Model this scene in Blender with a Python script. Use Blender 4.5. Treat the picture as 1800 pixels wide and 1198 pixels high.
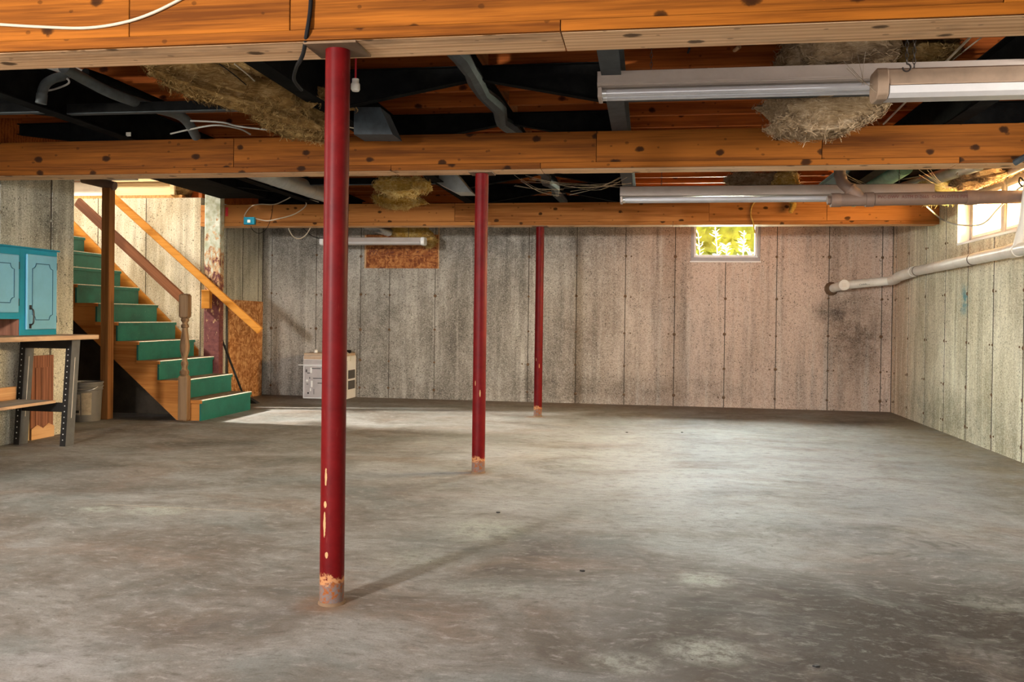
import bpy, math, random
from mathutils import Vector, Matrix, noise as mnoise
random.seed(7)
for o in list(bpy.data.objects): bpy.data.objects.remove(o)
scene = bpy.context.scene
COL = scene.collection
R = math.radians

# ------------------------------------------------------------------ camera
FPX, YAW, PITCH, ROLL, SY, CAMH = 1538.36, 0.1536, 0.0084, 0.0131, -29.2, 1.0764
_c, _s = math.cos(YAW), math.sin(YAW)
_Rv = Vector((_c, _s, 0)); _F = Vector((-_s, _c, 0)); _U = Vector((0, 0, 1))
F2 = _F*math.cos(PITCH) - _U*math.sin(PITCH); _U2 = _U*math.cos(PITCH) + _F*math.sin(PITCH)
R3 = _Rv*math.cos(ROLL) + _U2*math.sin(ROLL); U3 = _U2*math.cos(ROLL) - _Rv*math.sin(ROLL)
CAM = Vector((0, 0, CAMH))
cd = bpy.data.cameras.new('camera'); cam = bpy.data.objects.new('camera', cd); COL.objects.link(cam)
cd.sensor_width = 36.0; cd.lens = 36.0*FPX/1800.0; cd.shift_y = SY/1800.0; cd.clip_start = 0.05; cd.clip_end = 200
m = Matrix((R3, U3, -F2)).transposed().to_4x4(); m.translation = CAM
cam.matrix_world = m
scene.camera = cam

def at(x, y, X=None, Y=None, Z=None):
    """surveyed point: where the sight line of pixel (x, y) meets the plane X=, Y= or Z= of the building"""
    d = F2 + R3*((x-900)/FPX) - U3*((y-599-SY)/FPX)
    if X is not None: t = (X-CAM.x)/d.x
    elif Y is not None: t = (Y-CAM.y)/d.y
    else: t = (Z-CAM.z)/d.z
    return CAM + d*t

# ------------------------------------------------------------------ world, lights, exposure
scene.view_settings.view_transform = 'Standard'; scene.view_settings.look = 'None'
scene.view_settings.gamma = 1.0; scene.view_settings.use_curve_mapping = False
scene.view_settings.exposure = 0.0
world = bpy.data.worlds.new('world'); scene.world = world; world.use_nodes = True
bg = world.node_tree.nodes['Background']; bg.inputs[0].default_value = (0.80, 0.90, 1.0, 1); bg.inputs[1].default_value = 0.9

XL_, XR_ = -5.08, 2.887
def area(name, loc, target, sx, sy, power, color, spread=3.14159):
    l = bpy.data.lights.new(name, 'AREA'); l.shape = 'RECTANGLE'; l.size = sx; l.size_y = sy
    l.energy = power; l.color = color; l.spread = spread
    o = bpy.data.objects.new(name, l); COL.objects.link(o); o.location = loc
    o.rotation_euler = (Vector(target)-Vector(loc)).to_track_quat('-Z', 'Y').to_euler()
    return o
# added soft fill behind the camera, a small side window behind it to the left, sky light at the two
# basement windows, and the lit room at the head of the stairs
area('fill_rear_opening', (-0.9, -1.75, 1.15), (-0.9, 6, 0.9), 6.6, 1.9, 110, (1.0, 0.97, 0.93))
area('daylight_rear_window', (-3.35, -1.75, 1.75), (-0.6, 4.3, 0.0), 0.40, 0.36, 600, (1.0, 0.97, 0.92))
area('daylight_right_window', (5.0, 8.35, 2.75), (-0.5, 8.5, 1.1), 2.6, 1.1, 8500, (1.0, 0.95, 0.87))
area('daylight_back_window', (0.95, 12.6, 3.05), (0.9, 9.6, 1.35), 2.4, 1.3, 3000, (0.98, 1.0, 0.94))
area('fill_added_window_right', (XR_+.19, 3.95, 2.06), (-2.2, 9.5, -.3), 1.8, 0.44, 85, (1.0, 0.95, 0.87), 2.1)  # fill lamp for a made-up window on the right, out of frame
area('fill_added_window_left', (XL_-.19, 3.05, 2.06), (1.2, 9.5, -.3), 1.6, 0.44, 100, (1.0, 0.96, 0.88), 2.1)  # same fill from an added window on the left
area('daylight_stair_head', (-10.4, 8.3, 5.95), (-4.2, 8.75, 0.2), 0.5, 0.6, 3000, (1.0, 0.94, 0.84))
area('ground_bounce_right_window', (3.75, 7.9, 1.70), (1.2, 7.9, 2.75), 2.0, 0.45, 900, (1.0, 0.90, 0.70))
area('ground_bounce_back_window', (0.93, 11.75, 1.74), (0.8, 9.5, 2.75), 1.2, 0.4, 1100, (0.98, 1.0, 0.80))
sun = bpy.data.lights.new('sun', 'SUN'); sun.energy = 3.2; sun.angle = R(1.0); sun.color = (1.0, .95, .85)
so = bpy.data.objects.new('sun', sun); COL.objects.link(so); so.location = (4, 16, 9); so.rotation_euler = (R(14), R(26), 0)

# ------------------------------------------------------------------ material helpers
class NT:
    def __init__(s, name, rough=0.8, metallic=0.0, spec=0.3):
        s.m = bpy.data.materials.new(name); s.m.use_nodes = True
        s.t = s.m.node_tree; s.n = s.t.nodes; s.b = s.n['Principled BSDF']
        s.b.inputs['Roughness'].default_value = rough; s.b.inputs['Metallic'].default_value = metallic
        s.b.inputs['Specular IOR Level'].default_value = spec
    def link(s, a, b): s.t.links.new(a, b)
    def put(s, sock, v):
        if isinstance(v, (int, float)): sock.default_value = v
        elif isinstance(v, (tuple, list)): sock.default_value = v if len(v) != 3 or sock.type == 'VECTOR' else (*v, 1)
        else: s.link(v, sock)
    def obj(s, rand=True):
        tc = s.n.new('ShaderNodeTexCoord')
        if not rand: return tc.outputs['Object']
        oi = s.n.new('ShaderNodeObjectInfo'); v = s.n.new('ShaderNodeVectorMath'); v.operation = 'MULTIPLY_ADD'
        cx = s.n.new('ShaderNodeCombineXYZ')
        for i in range(3): s.link(oi.outputs['Random'], cx.inputs[i])
        s.link(cx.outputs[0], v.inputs[0]); v.inputs[1].default_value = (37, 53, 29); s.link(tc.outputs['Object'], v.inputs[2])
        return v.outputs[0]
    def pos(s): return s.n.new('ShaderNodeNewGeometry').outputs['Position']
    def mp(s, v, scale=(1, 1, 1), loc=(0, 0, 0), rot=(0, 0, 0)):
        k = s.n.new('ShaderNodeMapping'); s.link(v, k.inputs[0])
        k.inputs['Scale'].default_value = scale; k.inputs['Location'].default_value = loc; k.inputs['Rotation'].default_value = rot
        return k.outputs[0]
    def noise(s, v, scale, detail=4, rough=.55, dist=0.0):
        k = s.n.new('ShaderNodeTexNoise'); s.link(v, k.inputs['Vector']); k.inputs['Scale'].default_value = scale
        k.inputs['Detail'].default_value = detail; k.inputs['Roughness'].default_value = rough; k.inputs['Distortion'].default_value = dist
        return k.outputs[0]
    def voro(s, v, scale, feature='F1', out='Distance', rnd=1.0):
        k = s.n.new('ShaderNodeTexVoronoi'); k.feature = feature; s.link(v, k.inputs['Vector']); k.inputs['Scale'].default_value = scale
        k.inputs['Randomness'].default_value = rnd
        return k.outputs[out]
    def wave(s, v, scale, dist=4, detail=3, dscale=1.0, axis='X'):
        k = s.n.new('ShaderNodeTexWave'); k.bands_direction = axis; s.link(v, k.inputs['Vector']); k.inputs['Scale'].default_value = scale
        k.inputs['Distortion'].default_value = dist; k.inputs['Detail'].default_value = detail; k.inputs['Detail Scale'].default_value = dscale
        return k.outputs[1]
    def ramp(s, v, stops, interp='LINEAR'):
        k = s.n.new('ShaderNodeValToRGB'); k.color_ramp.interpolation = interp
        e = k.color_ramp.elements
        while len(e) < len(stops): e.new(.5)
        for i, (p, c) in enumerate(stops):
            e[i].position = p; e[i].color = (*c, 1) if isinstance(c, (tuple, list)) else (c, c, c, 1)
        s.link(v, k.inputs[0]); return k.outputs[0]
    def mix(s, f, a, b, mode='MIX'):
        k = s.n.new('ShaderNodeMix'); k.data_type = 'RGBA'; k.blend_type = mode
        s.put(k.inputs[0], f); s.put(k.inputs[6], a); s.put(k.inputs[7], b); return k.outputs[2]
    def math(s, op, a, b=None, c=None):
        k = s.n.new('ShaderNodeMath'); k.operation = op; s.put(k.inputs[0], a)
        if b is not None: s.put(k.inputs[1], b)
        if c is not None: s.put(k.inputs[2], c)
        return k.outputs[0]
    def sep(s, v):
        k = s.n.new('ShaderNodeSeparateXYZ'); s.link(v, k.inputs[0]); return k.outputs
    def mrange(s, v, a, b, c=0.0, d=1.0):
        k = s.n.new('ShaderNodeMapRange'); k.interpolation_type = 'SMOOTHSTEP'; s.link(v, k.inputs[0])
        for i, x in enumerate((a, b, c, d)): k.inputs[i+1].default_value = x
        return k.outputs[0]
    def blob(s, v, c, r, soft=.6):
        """1 inside an ellipsoid of centre c and radii r, fading outwards"""
        k = s.mp(v, tuple(1/x for x in r), tuple(-a/x for a, x in zip(c, r)))
        l = s.n.new('ShaderNodeVectorMath'); l.operation = 'LENGTH'; s.link(k, l.inputs[0])
        return s.mrange(l.outputs['Value'], 1.0, 1.0-soft)
    def bump(s, h, strength=.3, dist=.01):
        k = s.n.new('ShaderNodeBump'); k.inputs['Strength'].default_value = strength; k.inputs['Distance'].default_value = dist
        s.link(h, k.inputs['Height']); s.link(k.outputs[0], s.b.inputs['Normal'])
    def out(s, col): s.put(s.b.inputs['Base Color'], col); return s.m

def plain(name, c, rough=.6, metallic=0.0, spec=.3, var=.18, scale=14, dirt=None):
    k = NT(name, rough, metallic, spec); v = k.obj()
    n = k.noise(v, scale, 5, .65)
    lo = tuple(x*(1-var) for x in c); hi = tuple(min(1, x*(1+var)) for x in c)
    col = k.ramp(n, [(.3, lo), (.7, hi)])
    if dirt:
        d = k.ramp(k.noise(v, scale*.4, 6, .7), [(.5, 0.0), (.72, 1.0)]); col = k.mix(k.math('MULTIPLY', d, .75), col, dirt)
    k.bump(k.noise(v, scale*6, 3), .12, .003)
    return k.out(col)

def wood(name, dark, light, axis=0, knots=True, rough=.72, kn=1.0, stain=None, flat=None):
    k = NT(name, rough, 0, .08); v = k.obj()
    def st(a, o):
        t = [o, o, o]; t[axis] = a; return tuple(t)
    def sk(a, o):
        t = list(st(a, o))
        if flat is not None: t[flat] = 0.0001
        return tuple(t)
    g1 = k.noise(k.mp(v, st(.55, 7)), 1.6, 5, .6, .6)
    g2 = k.noise(k.mp(v, st(1.6, 60)), 1.5, 4, .6)
    rings = k.wave(k.mp(v, st(.35, 9)), 1.1, 7, 2, .8, 'Y' if axis != 1 else 'X')
    f = k.math('ADD', k.math('MULTIPLY', g1, .48), k.math('MULTIPLY', g2, .40)); f = k.math('MULTIPLY_ADD', rings, .15, f)
    mid = tuple((a+b)/2 for a, b in zip(dark, light))
    col = k.ramp(f, [(.36, dark), (.49, mid), (.60, light)])
    if stain:
        s_ = k.ramp(k.noise(k.mp(v, st(1.2, 4)), 1.3, 5, .65), [(.52, 0.0), (.7, 1.0)]); col = k.mix(k.math('MULTIPLY', s_, .7), col, stain)
    if knots:
        def kv(a, o, off):
            if flat is None: return k.voro(k.mp(v, st(a, o), (off, off, off)), 1.0)
            e_ = k.sep(v); cx = k.n.new('ShaderNodeCombineXYZ'); k.link(k.math('MULTIPLY_ADD', e_[0], a, off), cx.inputs[0]); k.link(k.math('MULTIPLY_ADD', e_[2 if flat == 1 else 1], o, off), cx.inputs[1])
            q_ = k.n.new('ShaderNodeTexVoronoi'); q_.voronoi_dimensions = '2D'; q_.inputs['Scale'].default_value = 1.0; k.link(cx.outputs[0], q_.inputs['Vector']); return q_.outputs['Distance']
        jit = k.noise(v, 9, 4, .7); wob = k.math('MULTIPLY', k.math('SUBTRACT', jit, .5), .16)
        d = k.math('ADD', kv(2.4*kn, 3.6*kn, .3), wob)
        kf = k.ramp(d, [(.03, 1.0), (.055, .85), (.08, .0)]); col = k.mix(k.math('MULTIPLY', kf, .9), col, tuple(x*.12 for x in dark))
        d2 = k.math('ADD', kv(5.0, 7.0, 1.7), wob); kf2 = k.ramp(d2, [(.035, 1.0), (.06, 0.0)])
        col = k.mix(k.math('MULTIPLY', kf2, .5), col, tuple(x*.2 for x in dark))
    k.bump(f, .25, .004)
    return k.out(col)

def concrete(name, a, b, c, tint=None, stains=(), speck=.75, extra=None, gain=1.3):
    a, b, c = (tuple(min(.85, x*gain) for x in q) for q in (a, b, c))
    if tint: tint = (*tint[:3], tuple(x*gain for x in tint[3]))
    k = NT(name, .93, 0, .15); p = k.pos()
    n1 = k.noise(k.mp(p, (1, 1, .55)), 1.5, 7, .66, .5)
    col = k.ramp(n1, [(.34, a), (.5, b), (.64, c)])
    if tint:
        axis, x0, x1, tc = tint
        col = k.mix(k.math('MULTIPLY', k.mrange(k.sep(p)[axis], x0, x1), .85), col, k.mix(n1, tuple(x*.78 for x in tc), tuple(min(1, x*1.2) for x in tc)))
    st = k.ramp(k.noise(k.mp(p, (5, 5, .35)), 1.6, 6, .65), [(.48, 0.0), (.72, 1.0)])
    col = k.mix(k.math('MULTIPLY', st, .56), col, tuple(x*.45 for x in a))
    st2 = k.ramp(k.noise(k.mp(p, (9, 9, .5), (3, 1, 7)), 1.3, 5, .6), [(.52, 0.0), (.70, 1.0)])
    col = k.mix(k.math('MULTIPLY', st2, .5), col, tuple(min(1, x*1.35) for x in c))
    for (cc, rr, sc, amt) in stains:
        bl = k.math('MULTIPLY', k.blob(p, cc, rr, .9), k.ramp(k.noise(p, 4.5, 6, .7), [(.34, .15), (.6, 1.0)]))
        col = k.mix(k.math('MULTIPLY', bl, amt), col, sc)
    g = k.noise(p, 85, 4, .8)
    col = k.mix(k.ramp(g, [(.36, .62), (.48, 0.0)]), col, tuple(x*.34 for x in a))
    col = k.mix(k.ramp(g, [(.53, 0.0), (.66, .6)]), col, tuple(min(1, x*1.5) for x in c))
    d = k.voro(p, 34); gate = k.ramp(k.noise(p, 9, 3), [(.42, 0.0), (.55, 1.0)])
    pit = k.math('MULTIPLY', k.ramp(d, [(.14, 1.0), (.24, 0.0)]), gate)
    col = k.mix(k.math('MULTIPLY', pit, speck), col, (.03, .026, .02))
    if extra: col = extra(k, p, col)
    k.bump(k.math('SUBTRACT', k.math('MULTIPLY', g, .6), pit), .55, .006)
    return k.out(col)

M = {}
def blue_paint(k, p, col):
    f = k.math('MULTIPLY', k.blob(p, (2.887, 8.62, 1.285), (.3, .2, .2), .8), k.ramp(k.noise(p, 9, 5, .7), [(.42, 0.0), (.56, 1.0)]))
    return k.mix(k.math('MULTIPLY', f, .8), col, (.05, .22, .27))
M['c_back'] = concrete('concrete_back_wall', (.12, .107, .09), (.22, .20, .172), (.33, .305, .27), tint=(0, -1.8, 1.4, (.46, .335, .26)),  # tint to the right: concrete tone with warm bounced light painted in
    stains=(((2.45, 11.03, .95), (.62, .5, .75), (.075, .045, .028), .75), ((-4.3, 11.03, 2.0), (.9, .5, .5), (.07, .062, .05), .6), ((-1.6, 11.03, 2.1), (1.9, .5, .4), (.075, .066, .056), .7),
            ((-3.4, 11.03, 1.0), (.45, .5, 1.1), (.07, .062, .05), .6), ((-.4, 11.03, .2), (2.6, .5, .25), (.09, .07, .05), .55), ((2.2, 11.03, 1.2), (.3, .4, .22), (.02, .02, .02), .7)))
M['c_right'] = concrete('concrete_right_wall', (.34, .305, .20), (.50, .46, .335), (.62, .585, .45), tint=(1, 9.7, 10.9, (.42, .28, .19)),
    stains=(((2.887, 9.0, .2), (.5, 3, .4), (.11, .115, .07), .55), ((2.887, 8.4, 1.7), (.5, 1.2, .18), (.34, .2, .12), .6), ((2.887, 6.4, .9), (.5, 1.2, 1.4), (.11, .12, .07), .45)), extra=blue_paint)
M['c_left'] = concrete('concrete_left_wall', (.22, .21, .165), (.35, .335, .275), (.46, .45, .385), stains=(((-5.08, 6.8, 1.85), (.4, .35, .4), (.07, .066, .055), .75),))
M['c_stair'] = concrete('concrete_stair_wall', (.30, .23, .13), (.44, .36, .23), (.56, .49, .36), speck=.75, gain=1.0)
M['c_joint'] = plain('dirty_joint_concrete', (.075, .062, .048), .95, var=.4, scale=12)
M['beam'] = wood('douglas_fir_beam', (.095, .026, .003), (.275, .085, .009), 0, flat=1)
M['beam_shaded'] = wood('shaded_fir_beam', (.062, .017, .002), (.160, .049, .006), 0, flat=1)  # darker copy of the fir, shade on the middle beam put into the colour
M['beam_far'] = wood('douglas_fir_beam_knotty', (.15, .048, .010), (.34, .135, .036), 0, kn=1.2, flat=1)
M['plate'] = wood('bounce_lit_plate_wood', (.48, .26, .125), (.74, .47, .27), 0, stain=(.22, .14, .085), flat=2)  # floor bounce on the plate underside put into a paler wood colour
M['joist'] = wood('floor_joist_fir', (.15, .032, .005), (.34, .088, .015), 0, flat=1)
M['subfloor'] = wood('subfloor_boards', (.12, .04, .015), (.25, .09, .03), 1, knots=False)
M['stringer'] = wood('stringer_fir', (.30, .10, .02), (.50, .20, .05), 0, knots=False)
M['rail_orange'] = wood('varnished_handrail', (.36, .13, .016), (.56, .24, .045), 0, knots=False, rough=.4)
M['rail_brown'] = wood('brown_handrail', (.15, .055, .022), (.27, .10, .04), 0, knots=False, rough=.6)
M['post_brown'] = wood('brown_stud', (.17, .066, .019), (.33, .145, .05), 2, knots=False)
M['newel'] = wood('worn_newel', (.085, .045, .022), (.23, .14, .075), 2, knots=False, rough=.5, stain=(.06, .028, .013))
M['board_tan'] = wood('tan_board', (.42, .22, .10), (.62, .38, .2), 1, knots=False)
M['board_pale'] = wood('pale_board', (.42, .28, .13), (.62, .46, .26), 0)
M['board_red'] = wood('reddish_panel', (.13, .055, .035), (.27, .12, .075), 2, knots=False)
M['benchtop'] = wood('bench_top_wood', (.34, .21, .13), (.55, .38, .25), 1, knots=False, stain=(.2, .14, .1))
M['shelf_grey'] = wood('grey_shelf', (.2, .19, .17), (.36, .34, .31), 1, knots=False)

def paint_steel(name, chips):
    k = NT(name, .45, 0, .10); v = k.obj(False); p3 = k.sep(v)
    n = k.noise(v, 9, 6, .7); col = k.ramp(n, [(.3, (.068, .0015, .002)), (.7, (.112, .003, .0035))])
    du = k.ramp(k.noise(k.mp(v, (30, 30, 5)), 3, 5, .75), [(.60, 0.0), (.76, .3)]); col = k.mix(du, col, (.22, .06, .045))
    nn = k.noise(v, 45, 5, .7)
    rz = k.math('MULTIPLY_ADD', k.math('SUBTRACT', k.noise(v, 22, 5, .7), .5), .16, p3[2])
    col = k.mix(k.mrange(rz, .115, .10), col, (.33, .15, .065))
    col = k.mix(k.mrange(rz, .085, .075), col, k.ramp(nn, [(.4, (.20, .055, .010)), (.55, (.11, .10, .10)), (.7, (.22, .075, .014))]))
    for (x, z, hw, hh) in chips:
        b = k.blob(k.mp(v, (1, 1, 1)), (x, -.045, z), (hw, .03, hh), .9)
        col = k.mix(k.mrange(k.math('MULTIPLY_ADD', k.math('SUBTRACT', nn, .5), 1.5, k.math('MULTIPLY', b, 1.2)), .50, .58), col, (.34, .205, .095))
    k.bump(n, .1, .003); return k.out(col)
M['red1'] = paint_steel('red_column_paint_chipped', ((-.012, .475, .008, .055), (-.014, .375, .011, .02), (-.016, .30, .009, .075), (-.006, .19, .011, .02)))
M['red2'] = paint_steel('red_column_paint', ((.014, .55, .007, .04), (-.02, .62, .005, .03)))
M['capsteel'] = plain('rusty_cap_steel', (.15, .09, .05), .8, .1, dirt=(.07, .04, .02))
M['black'] = plain('black_chassis_steel', (.005, .005, .005), .9, 0, .04, .5, 9, dirt=(.014, .013, .011))
M['darkgrey'] = plain('dark_grey_steel', (.035, .042, .048), .6, .1, .3, .3, 12, dirt=(.012, .012, .012))
M['conduit'] = plain('grey_conduit', (.06, .068, .07), .55, 0, .3, .25, 10, dirt=(.025, .022, .02))
M['rubber'] = plain('black_cable', (.010, .009, .009), .8, 0, .1)
M['cable_white'] = plain('white_cable', (.45, .37, .27), .5, 0, .3, .08)
M['cable_grey'] = plain('grey_cable', (.34, .32, .29), .6, 0, .3, .1)
M['fix'] = plain('fixture_enamel', (.33, .27, .235), .45, 0, .4, .12, 6, dirt=(.34, .27, .22))
M['fix2'] = plain('dusty_fixture_enamel', (.245, .165, .11), .6, 0, .3, .2, 8, dirt=(.27, .19, .13))
M['lens'] = plain('diffuser_plastic', (.46, .43, .42), .3, 0, .5, .05)
M['tube'] = plain('fluorescent_tube_glass', (.52, .51, .53), .18, 0.3, .6, .05)
M['chrome'] = plain('tube_cap_metal', (.6, .6, .6), .3, .8, .5, .1)
M['pvc'] = plain('white_pvc', (.76, .72, .64), .38, 0, .5, .06, 8, dirt=(.6, .5, .38))
M['pvc_band'] = plain('pvc_primer_joint', (.10, .065, .045), .6)
M['pvc_brown'] = plain('dusty_brown_pvc', (.15, .095, .07), .55, 0, .35, .12, 8, dirt=(.24, .14, .09))
M['print'] = plain('dark_print', (.12, .035, .025), .8, var=.1)
M['printblack'] = plain('black_print', (.02, .02, .02), .8, var=.1)
M['green'] = None
def stair_green(name, c):
    k = NT(name, .45, 0, .4); v = k.obj()
    col = k.ramp(k.noise(v, 5, 5, .6), [(.3, tuple(x*.72 for x in c)), (.7, tuple(x*1.25 for x in c))])
    w = k.ramp(k.noise(v, 42, 6, .8), [(.62, 0.0), (.68, 1.0)]); col = k.mix(k.math('MULTIPLY', w, .55), col, (.33, .45, .36))
    return k.out(col)
M['green'] = stair_green('green_riser_paint', (.008, .115, .088))
k = NT('worn_tread', .7, 0, .25); v = k.obj()
col = k.ramp(k.noise(k.mp(v, (6, 1.2, 6)), 4, 6, .65), [(.32, (.13, .07, .035)), (.52, (.22, .14, .085)), (.68, (.36, .29, .22))])
M['tread'] = k.out(col)
M['nosing'] = plain('worn_nosing_paint', (.72, .68, .56), .6, 0, .3, .25, 40)
M['blue'] = plain('blue_cabinet_paint', (.006, .235, .36), .4, 0, .4, .1, 5)
M['blue_light'] = plain('light_blue_door_paint', (.16, .40, .56), .4, 0, .4, .08, 5)
M['blue_dark'] = plain('blue_groove_paint', (.004, .07, .14), .6, var=.05)
M['iron'] = plain('wrought_iron', (.02, .018, .017), .5, .5, .5)
M['bench_black'] = plain('black_bench_steel', (.012, .010, .009), .5, .2, .4, .3)
M['bench_grey'] = plain('grey_bench_steel', (.12, .125, .13), .45, .4, .4, .15)
M['hole'] = plain('bolt_hole_light', (.6, .58, .54), .6)
M['bucket'] = plain('grey_bucket_plastic', (.12, .115, .11), .5, 0, .4, .12, 8)
M['paper'] = plain('bucket_paper_label', (.30, .255, .20), .7, 0, .2, .25, 30, dirt=(.12, .09, .07))
M['white_metal'] = plain('white_appliance_enamel', (.80, .79, .77), .35, 0, .5, .05, 5)
M['zinc'] = plain('stamped_grey_panel', (.46, .42, .41), .45, .25, .4, .12, 8)
M['cream'] = plain('aged_cream_top', (.50, .36, .25), .55, 0, .3, .15, 9)
M['vent'] = plain('dark_vent_mesh', (.09, .085, .085), .6)
M['teal'] = plain('teal_plastic', (.0, .20, .30), .4, 0, .4, .1)
M['white_plastic'] = plain('white_plastic', (.78, .74, .66), .4, 0, .4, .08)
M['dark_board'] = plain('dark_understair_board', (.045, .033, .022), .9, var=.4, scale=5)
M['redtag'] = plain('red_tag', (.5, .02, .03), .6)
M['foil'] = plain('foil_duct', (.55, .56, .57), .3, .9, .5, .3, 60)
M['galv'] = plain('galvanised_duct', (.40, .43, .43), .4, .6, .5, .15, 7, dirt=(.25, .24, .22))
M['greenwrap'] = plain('green_plastic_sheet', (.11, .22, .155), .4, 0, .4, .35, 9)
M['pinkboard'] = wood('pinkish_sill_board', (.55, .24, .11), (.72, .40, .22), 1, knots=False)  # pinkish orange wood of rim and ledger boards
M['frame'] = plain('white_window_frame', (.74, .72, .70), .45, 0, .4, .06, 6)
M['frame_grey'] = plain('aluminium_window_frame', (.30, .275, .275), .45, .2, .3, .12, 8)
M['drywall'] = plain('painted_plaster', (.74, .70, .62), .9, var=.05)
M['dirtwood'] = plain('crumbly_sill_seal', (.40, .20, .06), .9, 0, .2, .5, 40)
M['chain'] = plain('chain_steel', (.06, .05, .045), .5, .7)

def osb(name, c1, c2, c3):
    k = NT(name, .75, 0, .25); v = k.obj()
    w = k.noise(v, 4, 3); vv = k.n.new('ShaderNodeVectorMath'); vv.operation = 'ADD'; k.link(v, vv.inputs[0])
    cx = k.n.new('ShaderNodeCombineXYZ'); 
    for i in range(3): k.link(k.math('MULTIPLY', w, .25), cx.inputs[i])
    k.link(cx.outputs[0], vv.inputs[1])
    a = k.voro(k.mp(vv.outputs[0], (16, 16, 44), rot=(.5, .3, .2)), 1.0, out='Color'); b = k.voro(k.mp(vv.outputs[0], (40, 40, 15), rot=(-.4, .2, .1)), 1.0, out='Color')
    f = k.math('ADD', k.math('MULTIPLY', k.sep(a)[0], .5), k.math('MULTIPLY', k.sep(b)[1], .5))
    col = k.ramp(f, [(.2, c1), (.5, c2), (.85, c3)]); k.bump(f, .25, .003); return k.out(col)
M['osb'] = osb('osb_board', (.30, .11, .03), (.47, .21, .075), (.68, .38, .17))
M['osb_dark'] = osb('dark_osb_panel', (.17, .045, .012), (.30, .10, .025), (.46, .19, .06))

def peeling():
    k = NT('peeling_paint', .8, 0, .25); v = k.obj(False); z = k.sep(v)[2]
    n = k.noise(k.mp(v, (1, 1, .45)), 26, 6, .72, .4)
    n2 = k.math('MULTIPLY_ADD', k.math('SUBTRACT', z, 1.35), .28, n)
    pale = k.ramp(k.noise(v, 12, 4), [(.35, (.30, .30, .19)), (.65, (.55, .56, .46))])
    mar = k.ramp(k.noise(v, 30, 4), [(.3, (.085, .022, .022)), (.7, (.16, .05, .04))])
    rusty = k.ramp(k.noise(v, 18, 5), [(.3, (.30, .14, .06)), (.7, (.55, .36, .18))])
    col = k.mix(k.ramp(n2, [(.50, 0.0), (.53, 1.0)]), mar, rusty); col = k.mix(k.ramp(n2, [(.60, 0.0), (.63, 1.0)]), col, pale)
    k.bump(n, .6, .006); return k.out(col)
M['peel'] = peeling()

def fiber(name, c1, c2, c3):
    k = NT(name, 1.0, 0, .05); v = k.obj()
    a = k.noise(v, 7, 6, .7, 1.5); b = k.noise(k.mp(v, (9, 9, 34), rot=(.6, .4, .9)), 2.2, 6, .75, 1.0)
    f = k.math('ADD', k.math('MULTIPLY', a, .55), k.math('MULTIPLY', b, .45))
    col = k.ramp(f, [(.34, c1), (.5, c2), (.66, c3)]); k.bump(b, .9, .02); return k.out(col)
M['batt_tan'] = fiber('tan_fibreglass', (.085, .042, .010), (.22, .125, .04), (.42, .28, .13))
M['batt_pink'] = fiber('greyed_fibreglass', (.13, .075, .035), (.29, .195, .11), (.50, .38, .26))
M['batt_yellow'] = fiber('yellow_fibreglass', (.22, .10, .015), (.46, .27, .05), (.68, .48, .18))
M['foam'] = fiber('yellow_foam', (.38, .33, .12), (.56, .50, .22), (.72, .68, .38))

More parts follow.
